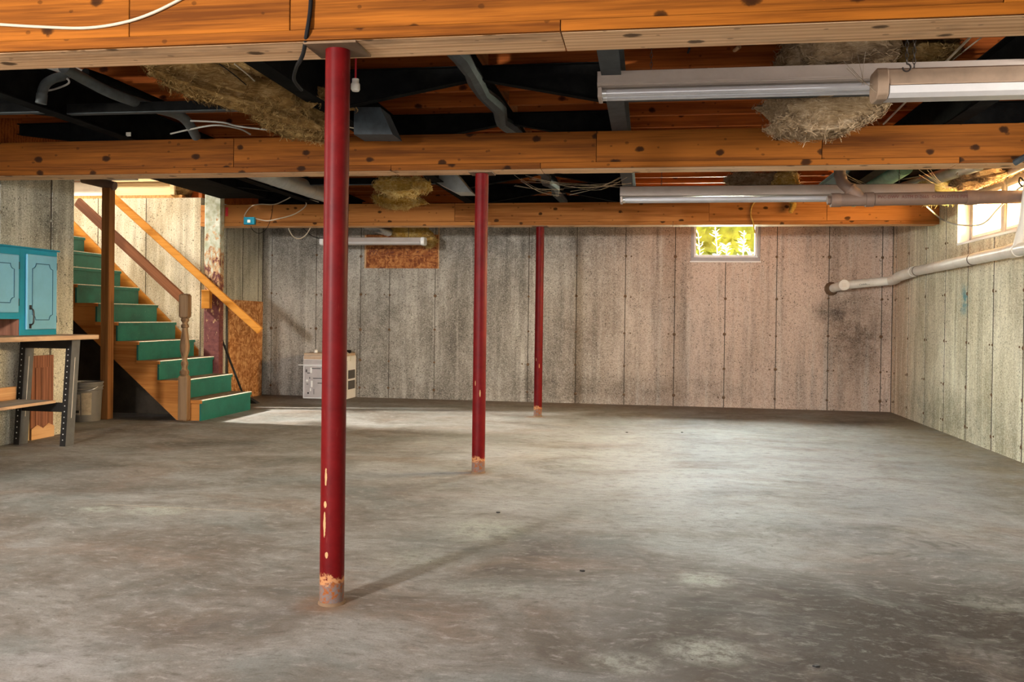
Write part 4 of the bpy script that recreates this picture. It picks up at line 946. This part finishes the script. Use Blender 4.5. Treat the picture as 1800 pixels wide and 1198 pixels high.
q0 = at(1778, 441, X=XR-.085); dv = (ee-ed).normalized(); mb = MB(); mb.tube([q0, q0+dv*.14], .058, 20); mb.build('tee_body', 'pvc', sp, True)
q0 = at(1790, 438, X=XR-.085); mb = MB(); mb.tube([q0, q0+Vector((.0, -.12, .2)), q0+Vector((0, -.2, .5))], .045, 18); mb.build('tee_branch', 'pvc', sp, True)
text_mesh('lettering', 'CHARLOTTE PVC', .03, 'printblack', sp, Matrix.Translation((xc+.17, 10.672, zc-.006)) @ Matrix.Rotation(R(90), 4, 'X') @ Matrix.Rotation(R(6), 4, 'Z'))

# pink-lit supply pipe climbing along the right wall over the window
a = at(1702, 336, X=XR-.10); b = at(1800, 292, X=XR-.10); c = b+(b-a)*.5
sup = thing('supply_pipe', 'pale supply pipe sloping along the top of the right wall window', 'pipe', (XR-.1, (a.y+b.y)/2, a.z))
mb = MB(); mb.tube([a, c], .022, 14); mb.build('pipe', 'pvc', sup, True); mb = MB(); mb.tube([a, a+(b-a)*.08], .03, 14); mb.build('end_cap', 'pvc', sup, True)
mb = MB(); mb.box((XR-.05, 6.2, 2.315), (XR-.005, 10.8, 2.36)); tag(mb.build('sill_ledger', 'pinkboard'), 'orange ledger board over the right window', 'board')

# conduit and pipes at the upper left
cn = thing('grey_conduit', 'fat grey elbowed conduit below the white plate, upper left', 'conduit', (-3.4, 4.72, 2.3))
Pc = [at(72, 182, Y=4.72), at(74, 165, Y=4.72), at(80, 148, Y=4.74), at(95, 138, Y=4.78), at(112, 133, Y=4.85), at(122, 126, Y=4.9)]
mb = MB(); pipe(mb, Pc, .028, 14, 6); mb.build('elbow', 'conduit', cn, True)
mb = MB(); mb.tube([Pc[0], Pc[1]], .031, 14); mb.build('collar', 'conduit', cn, True)
Pd = [at(112, 118, Y=4.5), at(150, 140, Y=4.72), at(200, 165, Y=4.9), at(260, 186, Y=5.15), at(320, 205, Y=5.5), at(345, 240, Y=5.75)]
mb = MB(); pipe(mb, Pd, .033, 14, 6); tag(mb.build('grey_pipe', 'conduit', smooth=True), 'long grey pipe sloping down to the right, upper left', 'pipe')
Pe = [at(150, 128, Y=4.8), at(190, 142, Y=5.0), at(250, 168, Y=5.3), at(310, 194, Y=5.6)]
mb = MB(); pipe(mb, Pe, .028, 12, 5); tag(mb.build('black_pipe', 'black', smooth=True), 'black pipe lying along the upper side of the long grey pipe', 'pipe')
Pf = [at(-60, 110, Y=4.45), at(0, 140, Y=4.6), at(40, 158, Y=4.75), at(66, 178, Y=4.95)]
mb = MB(); pipe(mb, Pf, .03, 12, 5); tag(mb.build('dark_hose', 'conduit', smooth=True), 'dark hose sloping in from the left edge, upper left', 'hose')
p_ = at(110, 127, Y=4.75); mb = MB(); mb.prism([(p_.x-.11, 4.66), (p_.x+.05, 4.66), (p_.x+.11, 4.92), (p_.x-.05, 4.92)], 2, p_.z+.02, p_.z+.032); tag(mb.build('white_plate', 'white_plastic'), 'flat white plate on top of the grey conduit elbow', 'plate')
for (x, y, Yv, lab) in ((101, 191, 5.05, 'tiny white tag on the leftmost black steel beam'), (226, 236, 5.7, 'tiny pale tag just above the middle beam at left')):
    q = at(x, y, Y=Yv); mb = MB(); mb.box((q.x-.018, q.y-.004, q.z-.014), (q.x+.018, q.y, q.z+.014)); tag(mb.build('paper_tag', 'white_plastic'), lab, 'tag')
# galvanised round duct beyond the middle beam
a, b = at(430, 292, Y=6.55), at(592, 349, Y=9.3)
du = thing('round_duct', 'pale galvanised round duct sloping above the farthest beam at left', 'duct', b)
mb = MB(); mb.tube([a, a+(b-a)*.5, b], .08, 22); mb.build('duct_tube', 'galv', du, True)
for t_ in (.3, .62): mb = MB(); mb.tube([a+(b-a)*t_, a+(b-a)*(t_+.02)], .0825, 22); mb.build('seam_band', 'galv', du, True)
dd = (b-a).normalized(); zz = Vector((0, -1, 0)); zz = (zz-dd*zz.dot(dd)).normalized(); yy_ = zz.cross(dd)
mt = Matrix((dd, yy_, zz)).transposed().to_4x4(); mt.translation = a+(b-a)*.30+zz*.0815
text_mesh('lettering', 'PVMD90', .045, 'printblack', du, mt)
# big dark sheet trough by the stairs side (black duct seen end on)
mb = MB(); a = at(330, 318, Y=7.2); mb.prism([(-4.75, 2.36), (-4.2, 2.36), (-4.2, 2.55), (-4.75, 2.55)], 1, 6.9, 9.2); tag(mb.build('black_duct', 'black'), 'black rectangular duct running back above the stair side', 'duct')
# foil flex duct behind the farthest beam
P = [at(640, 392, Y=10.0), at(660, 400, Y=10.15), at(684, 408, Y=10.4)]
pts = smooth_path(P, 10); mb = MB(); mb.tube(pts, .05, 16, True, [.05+.006*(i % 2) for i in range(len(pts))]); tag(mb.build('flex_duct', 'foil', smooth=True), 'crinkled foil flexible duct poking below the farthest beam', 'duct')
# grey hopper-like bent sheet duct beside the nearest column
mb = MB(); q = at(655, 210, Y=5.4)
mb.prism([(at(622, 232, Y=5.4).x, at(622, 236, Y=5.4).z), (at(690, 236, Y=5.4).x, at(690, 236, Y=5.4).z), (at(668, 188, Y=5.4).x, at(668, 188, Y=5.4).z), (at(622, 188, Y=5.4).x, at(622, 188, Y=5.4).z)], 1, 5.40, 5.62); tag(mb.build('sheet_boot', 'darkgrey'), 'blue-grey sheet metal boot right of the nearest red column', 'duct')
mb = MB(); mb.prism([(at(735, 314, Y=7.9).x, 2.40), (at(800, 314, Y=7.9).x, 2.40), (at(828, 350, Y=7.9).x, 2.22), (at(800, 350, Y=7.9).x, 2.22)], 1, 7.9, 8.15); tag(mb.build('sheet_boot', 'galv'), 'pale grey-green sheet metal boot left of the second column head', 'duct')
# green sheet and grey pipes near the right window
a, b = at(1500, 352, Y=9.0), at(1590, 292, Y=7.7)
mb = MB(); mb.tube([a, (a+b)/2+Vector((0, 0, .02)), b], .075, 18, True, [.065, .085, .075]); tag(mb.build('green_wrapped_duct', 'greenwrap', smooth=True), 'duct wrapped in green plastic behind the middle beam at right', 'duct')
a, b = at(1560, 340, Y=8.9), at(1720, 288, Y=7.2)
mb = MB(); mb.tube([a, b], .055, 18); tag(mb.build('grey_round_duct', 'galv', smooth=True), 'grey round duct sloping above the boxed end of the far strip light', 'duct')

# ------------------------------------------------------------------ fibreglass insulation hanging from the joists
def batt(label, c, s, mat, seed, rot=0.0, tilt=0.0, sag=0.0, nu=56, nv=36, amp=.32):
    mb = MB(); vs = []; off = Vector((seed*7.3, seed*3.1, seed*1.7))
    for j in range(nv+1):
        ph = math.pi*j/nv
        for i in range(nu):
            th = 2*math.pi*i/nu
            d = Vector((math.sin(ph)*math.cos(th), math.sin(ph)*math.sin(th), math.cos(ph)))
            e = Vector([math.copysign(abs(x)**.62, x) for x in d])
            n_ = mnoise.fractal(d*1.7+off, 1.0, 2.0, 3); n2 = mnoise.fractal(d*7.0+off, .8, 2.2, 4); r = 1+amp*n_+.05*n2
            p = Vector((e.x*s[0], e.y*s[1], e.z*s[2]))*r
            if p.z < 0: p.z -= sag*max(0, 1-(p.x/s[0])**2)*.5
            vs.append(p)
    fs = []
    for j in range(nv):
        for i in range(nu): fs.append((j*nu+i, j*nu+(i+1) % nu, (j+1)*nu+(i+1) % nu, (j+1)*nu+i))
    rm = Matrix.Rotation(rot, 3, 'Z') @ Matrix.Rotation(tilt, 3, 'Y')
    mb.add([Vector(c)+rm @ v_ for v_ in vs], fs)
    rng = random.Random(seed)
    o = mb.build('insulation_batt', mat, smooth=True); tag(o, label, 'insulation', 'hanging fibreglass insulation')
    # matted strands over the surface
    fb = MB(); ctr = Vector(c)
    for _ in range(int(900+5200*s[0])):
        v0 = rm @ vs[rng.randrange(nu*2, len(vs)-nu*2)]; nn = v0.normalized(); v0 = ctr+v0
        t = Vector((rng.gauss(0, 1), rng.gauss(0, .7), rng.gauss(0, .35))); t = (t-nn*t.dot(nn)).normalized(); b_ = nn.cross(t)
        L = rng.uniform(.025, .085); cu = rng.uniform(-.6, .6); w = rng.uniform(.0008, .0022); lift = rng.uniform(.002, .012)
        P_ = [v0+t*(L*(u-.5))+b_*(cu*L*(u-.5)**2*2)+nn*(lift*math.sin(u*math.pi)*1.6) for u in (0, .34, .67, 1)]
        if rng.random() < .12: P_[-1] += nn*rng.uniform(.01, .04)+Vector((0, 0, -.01))
        sd = (b_+nn*rng.uniform(-.8, .8)).normalized()*w
        fb.add([q_+sd*k_ for q_ in P_ for k_ in (-1, 1)], [(0, 1, 3, 2), (2, 3, 5, 4), (4, 5, 7, 6)])
    fb.build('loose_fibres', mat+'_fluff', o, kind='stuff')
    return o
batt('big tan fibreglass batt sagging left of the nearest red column', at(420, 148, Y=4.95), (.56, .24, .115), 'batt_tan', 3, .12, .26, .07)
batt('tan fibreglass lump above the middle beam left of the nearest column', at(520, 218, Y=5.55), (.24, .16, .05), 'batt_tan', 5, 0, .15, .05)
batt('greyish fibreglass mass above the long strip light, upper right', at(1475, 95, Y=5.0), (.31, .28, .15), 'batt_pink', 8, 0, -.1, .1)
batt('olive fibreglass piece beside the hook chain, upper right', at(1600, 92, Y=5.2), (.22, .2, .07), 'batt_tan', 12, .1, .05, .03)
batt('ragged fibreglass hanging to the middle beam below the long strip light', at(1445, 188, Y=5.4), (.33, .2, .105), 'batt_pink', 14, .2, -.15, .14)
batt('torn yellow fibreglass flap beyond the middle beam, left of the second column', at(710, 324, Y=7.4), (.22, .12, .05), 'batt_yellow', 17, .1, 0, .10)
batt('yellow fibreglass tuft drooping over the farthest beam', at(700, 352, Y=9.34), (.25, .08, .05), 'batt_yellow', 19, 0, .05, .08)
batt('brown fibreglass lump above the far strip light', at(1330, 322, Y=7.75), (.24, .16, .07), 'batt_pink', 23, 0, .05, .04)
batt('yellow fibreglass tuft right of the brown lump above the far strip light', at(1380, 318, Y=7.65), (.10, .1, .06), 'batt_yellow', 27, 0, 0, .05)
batt('fibreglass stuffed between the farthest beam and the strand-board panel', at(712, 404, Y=10.6), (.30, .14, .06), 'batt_yellow', 31, 0, .12, .05)
batt('yellow corner piece of fibreglass at the right end of the small pale fixture', at(752, 421, Y=10.7), (.10, .08, .07), 'batt_yellow', 33, 0, .5, .03)
batt('yellow foam lump at the right end of the far strip light', at(1652, 336, Y=8.0), (.16, .12, .10), 'foam', 37, 0, 0, 0, amp=.12)
batt('orange fibreglass bulging above the right window', at(1725, 306, Y=7.6), (.20, .25, .07), 'batt_pink', 41, 0, -.2, .03)
batt('dark fibreglass tuft in the gap above the stair concrete', at(322, 332, Y=9.5), (.10, .06, .07), 'batt_tan', 43)
batt('pale fibreglass scrap at the middle beam top near the right steel beam', at(1480, 208, Y=5.7), (.10, .1, .05), 'batt_yellow', 47, 0, -.6)
q = at(1387, 362, Y=9.31); mb = MB(); mb.tube(smooth_path([(q.x-.02, 9.33, q.z+.1), (q.x+.04, 9.31, q.z+.02), (q.x+.01, 9.31, q.z-.07)]), .03, 10, True, [.012]*4+[.034]*5+[.026]*3+[.012]); tag(mb.build('insulation_scrap', 'batt_yellow', smooth=True), 'yellow insulation scrap hanging on the right part of the farthest beam', 'insulation')

# ------------------------------------------------------------------ cables and small things
def cable(name, label, pts, r, mat, cat='cable', n=8):
    mb = MB(); mb.tube(smooth_path(pts, 8), r, n); return tag(mb.build(name, mat, smooth=True), label, cat)
yb = 3.018
cable('white_cable', 'white cable drooping across the nearest beam at the upper left', [at(-120, 36, Y=yb), at(0, 43, Y=yb), at(70, 47, Y=yb), at(150, 49, Y=yb), at(215, 40, Y=yb), at(270, 22, Y=yb), at(330, -8, Y=yb)], .0055, 'cable_white')
cable('hanging_cable', 'black frayed cord hanging down the nearest beam beside the column', [at(547, -20, Y=yb-.004), at(545, 20, Y=yb-.004), at(539, 60, Y=yb-.004), at(534, 90, Y=3.1), at(528, 106, Y=3.2), at(521, 118, Y=3.4), at(517, 140, Y=3.6), at(530, 158, Y=3.8)], .008, 'rubber', 'cord')
cable('white_wire', 'thin white wire sagging below the tan insulation batt', [at(412, 112, Y=4.6), at(440, 135, Y=4.7), at(470, 165, Y=4.85), at(495, 180, Y=5.0), at(540, 190, Y=5.2), at(578, 215, Y=5.4), at(640, 228, Y=5.5), at(700, 236, Y=5.6)], .004, 'cable_white')
cable('black_wire', 'thin black wire across the tan insulation batt', [at(385, 112, Y=4.6), at(410, 130, Y=4.65), at(440, 155, Y=4.75), at(470, 177, Y=4.9), at(520, 190, Y=5.1)], .003, 'rubber')
for i, pts in enumerate(([at(300, 235, Y=5.72), at(340, 226, Y=5.6), at(380, 220, Y=5.5), at(420, 226, Y=5.6), at(440, 236, Y=5.72)], [at(335, 212, Y=5.5), at(390, 215, Y=5.5), at(420, 222, Y=5.55), at(470, 228, Y=5.6)])):
    cable('grey_cable', ('upper' if i else 'lower')+' grey cable looping just above the middle beam at left', pts, .006, 'cable_grey')
cable('conduit_loop', 'thin grey cable looping behind the conduit elbow', [at(58, 160, Y=4.85), at(90, 158, Y=4.85), at(118, 148, Y=4.85), at(120, 140, Y=4.85), at(105, 132, Y=4.85)], .006, 'cable_grey')
ybf = 9.354
tb_ = thing('junction_box', 'teal plastic device box on the farthest beam', 'electrical box', at(440, 394, Y=ybf))
q0, q1 = at(431, 395, Y=ybf), at(450, 382, Y=ybf); mb = MB(); mb.box((q0.x, ybf-.045, q0.z), (q1.x, ybf-.001, q1.z)); mb.build('box', 'teal', tb_, bevel=.004)
q0, q1 = at(435, 391, Y=ybf-.046), at(440, 386, Y=ybf-.046); mb = MB(); mb.box((q0.x, ybf-.049, q0.z), (q1.x, ybf-.0455, q1.z)); mb.build('knockout', 'white_plastic', tb_)
cable('white_cable', 'white cable loop stapled to the farthest beam above the teal box', [at(432, 383, Y=ybf-.01), at(430, 378, Y=ybf-.008), at(440, 364, Y=ybf-.008), at(455, 359, Y=ybf-.008), at(482, 359, Y=ybf-.008), at(500, 352, Y=ybf-.01), at(515, 344, Y=ybf-.03)], .006, 'cable_white')
cable('white_cable', 'white cable swinging right from the teal box along the farthest beam', [at(449, 384, Y=ybf-.02), at(470, 388, Y=ybf-.008), at(490, 384, Y=ybf-.008), at(510, 379, Y=ybf-.008), at(525, 372, Y=ybf-.008), at(537, 362, Y=ybf-.012), at(537, 354, Y=ybf-.03), at(528, 345, Y=ybf-.05), at(560, 355, Y=9.1)], .006, 'cable_white')
cable('white_cable', 'white cable loop hanging below the farthest beam left of the column', [at(506, 392, Y=9.6), at(508, 404, Y=9.6), at(516, 416, Y=9.6), at(527, 419, Y=9.6), at(538, 412, Y=9.6), at(547, 398, Y=9.6)], .006, 'cable_white')
cable('black_wire', 'thin black wire hanging under the teal box', [at(480, 360, Y=ybf-.006), at(476, 384, Y=ybf-.006), at(468, 402, Y=ybf-.004), at(455, 410, Y=ybf-.002), at(444, 404, Y=ybf-.004), at(441, 397, Y=ybf-.01)], .003, 'rubber')
cable('black_wire', 'thin black wire running to the small pale boxed fixture', [at(530, 398, Y=9.55), at(545, 412, Y=9.8), at(558, 418, Y=10.0), at(570, 418, Y=10.12)], .004, 'rubber')
cable('grey_cable', 'grey cable swagging across the right window', [at(1628, 362, Y=8.6), at(1655, 385, X=XR-.02), at(1680, 394, X=XR-.02), at(1715, 396, X=XR-.03), at(1735, 388, X=XR-.03), at(1755, 366, X=XR-.04), at(1790, 332, X=XR-.06), at(1810, 322, X=XR-.06)], .007, 'cable_grey')
cable('wire_coil', 'small coil of black wire at the right edge over the window', [at(1800, 318, X=XR-.12), at(1793, 312, X=XR-.12), at(1792, 322, X=XR-.12), at(1800, 328, X=XR-.12), at(1808, 320, X=XR-.12), at(1802, 312, X=XR-.12)], .006, 'rubber')
cable('yellow_strap', 'thin yellow strap dangling below the farthest beam by the window', [at(1330, 352, Y=9.353), at(1322, 362, Y=9.353), at(1320, 378, Y=9.353), at(1324, 392, Y=9.353), at(1327, 410, Y=9.353)], .006, 'batt_yellow', 'strap')
cable('white_loop_cable', 'thick white cable curving in the joist bay at the upper right corner', [at(1810, 82, Y=5.4), at(1780, 89, Y=5.4), at(1752, 91, Y=5.4), at(1748, 84, Y=5.4), at(1760, 70, Y=5.4)], .008, 'cable_white')
cable('grey_rod', 'black handle-like rod end at the right end of the middle beam', [at(1784, 286, Y=5.75), at(1800, 277, Y=5.7), at(1830, 262, Y=5.6)], .02, 'darkgrey', 'rod')
for i, (p, q) in enumerate(((at(1212, 85, Y=5.2), at(1197, 126, Y=5.5)), (at(1300, 82, Y=5.2), at(1238, 128, Y=5.6)), (at(1532, 180, Y=5.6), at(1508, 224, Y=6.2)), (at(1593, 178, Y=5.6), at(1553, 218, Y=6.2)), (at(1726, 65, Y=4.9), at(1671, 108, Y=5.3)))):
    lab = ['thin steel rod between joists above the left of the long strip light', 'pale flat bar slanting above the long strip light', 'dark slanting rod below the boxed fixture', 'pale slanting rod below the boxed fixture', 'thin bright rod slanting at the upper right corner'][i]
    if i == 3: p = p+(p-q)*((JB-.001-p.z)/(p.z-q.z))
    mb = MB(); mb.tube([p, q], (.007, .012, .01, .006, .004)[i], 8); tag(mb.build('slanting_rod', ('darkgrey', 'board_tan', 'darkgrey', 'cable_white', 'cable_white')[i], smooth=True), lab, 'rod')
hk = thing('hook_chain', 'dark chain with an open hook hanging over the boxed fixture', 'chain', at(1593, 122, Y=3.9))
p0, p1 = at(1594, 112, Y=3.9), at(1594, 60, Y=3.9); chain(p0, p1+Vector((0, 0, .2)), hk)
mb = MB(); pts = [p0+Vector((.0+.016*math.sin(t), 0, -.016+.016*math.cos(t))) for t in [R(x) for x in range(0, 300, 25)]]; mb.tube(pts, .0035, 6); mb.build('hook', 'chain', hk, True)
bx2 = at(625, 148, Y=4.864); jb_ = thing('lamp_holder', 'pale lamp holder with red cord just right of the nearest column head', 'lamp holder', bx2)
mb = MB(); mb.lathe([(.02, -.04), (.026, -.03), (.026, .0), (.02, .01), (.02, .03)], bx2, 14); mb.build('socket', 'white_plastic', jb_, True)
mb = MB(); mb.tube([bx2+Vector((0, 0, .03)), bx2+Vector((0, 0, JB-bx2.z+.0003))], .006, 6); mb.build('cord', 'redtag', jb_)
# cobwebs
random.seed(21); 
for i, (ax, ay, bx_2, by2) in enumerate(((930, 310, 1090, 330), (905, 318, 985, 338), (1000, 335, 1110, 312), (1620, 300, 1690, 335), (1480, 310, 1560, 330), (1500, 100, 1535, 165))):
    a, b = at(ax, ay, Y=7.3 if ay > 200 else 4.3), at(bx_2, by2, Y=7.8 if ay > 200 else 3.95); mb = MB()
    for j in range(5):
        o1, o2 = Vector([random.uniform(-.05, .05) for _ in range(3)]), Vector([random.uniform(-.05, .05) for _ in range(3)]); c = (a+b)/2+Vector((0, 0, -random.uniform(.01, .05)))
        mb.tube(smooth_path([a+o1, c, b+o2], 5), .0011, 4, False)
    tag(mb.build('cobweb', 'cable_white'), ['cobweb strands right of the second column head', 'cobweb strands behind the second column head', 'cobweb strands at the left end of the far strip light', 'cobweb strands over the yellow foam lump', 'cobweb strands beside the brown elbow pipe', 'cobweb strands at the end of the boxed fixture'][i], 'cobweb')['kind'] = 'stuff'
# dead leaf crumbs on the slab
random.seed(5)
for i, (x, y, lab) in enumerate(((876, 901, 'dark curled crumb on the floor right of the nearest column'), (1102, 760, 'dark crumb on the floor beyond the second column, to its right'), (1199, 760, 'dark crumb on the bright floor below the window'), (1024, 1004, 'dark crumb on the floor in the near middle'), (1435, 1172, 'brown crumb on the dark stained floor at the bottom'))):
    q = at(x, y, Z=0); mb = MB(); mb.prism([(q.x-.012, q.y), (q.x-.002, q.y-.006), (q.x+.01, q.y-.002), (q.x+.004, q.y+.008), (q.x-.006, q.y+.006)], 2, .0005, .006); tag(mb.build('floor_crumb', 'iron'), lab, 'debris', 'crumbs on the floor')

# ------------------------------------------------------------------ outside the back window
mb = MB(); mb.prism([(YB+T+.02, 1.70), (12.2, 1.82), (16, 2.3), (16, 1.2), (YB+T+.02, 1.2)], 0, -4, 7); o = mb.build('grass_bank', 'grass'); tag(o, 'green grass bank outside the back window', 'grass'); o['kind'] = 'stuff'
random.seed(9); mb = MB()
for i in range(900):
    x = random.uniform(-2.5, 4.5); y = random.uniform(14.0, 15.6); z = random.uniform(2.0, 4.2); s_ = random.uniform(.06, .16)
    n_ = Vector((random.uniform(-1, 1), random.uniform(-1, .2), random.uniform(-.6, 1))).normalized(); u_ = n_.orthogonal().normalized()*s_; v_ = n_.cross(u_).normalized()*s_*.5
    c = Vector((x, y, z)); mb.add([c-u_, c+v_, c+u_, c-v_], [(0, 1, 2, 3)])
o = mb.build('hedge_leaves', 'hedge'); tag(o, 'green leafy hedge seen through the back window', 'hedge'); o['kind'] = 'stuff'
mb = MB(); mb.box((-4, 15.7, 1.9), (7, 15.9, 4.4)); o = mb.build('hedge_core', 'hedge', o)
def weed(x, y, h, n, label):
    mb = MB(); z0 = 1.70+(y-YB-T)*.13; top = Vector((x+random.uniform(-.04, .04), y, z0+h)); base = Vector((x, y, z0-.02)); mb.tube([base, (base+top)/2+Vector((.01, 0, 0)), top], .005, 6)
    for i in range(n):
        c = base+(top-base)*random.uniform(.2, 1); a = random.uniform(0, 6.28); L = random.uniform(.05, .10); d = Vector((math.cos(a), math.sin(a)*.5, random.uniform(.2, .9))).normalized()*L
        w_ = Vector((0, 0, 1)).cross(d).normalized()*.011; mb.add([c, c+d*.5+w_, c+d, c+d*.5-w_], [(0, 1, 2, 3)])
    tag(mb.build('weed_plant', 'stalk'), label, 'plant', 'pale weeds outside the back window')
for (px, d, h, n, lab) in ((1231, .22, .46, 22, 'tall pale weed at the left side of the back window'), (1262, .3, .5, 24, 'tall pale weed left of the middle of the back window'), (1277, .25, .30, 34, 'bushy pale weed at the middle of the back window'), (1304, .4, .48, 26, 'spreading pale weed right of the middle of the back window'), (1318, .2, .26, 20, 'low pale weed at the right side of the back window')):
    q = at(px, 430, Y=YB+T+d); weed(q.x, q.y, h, n, lab)
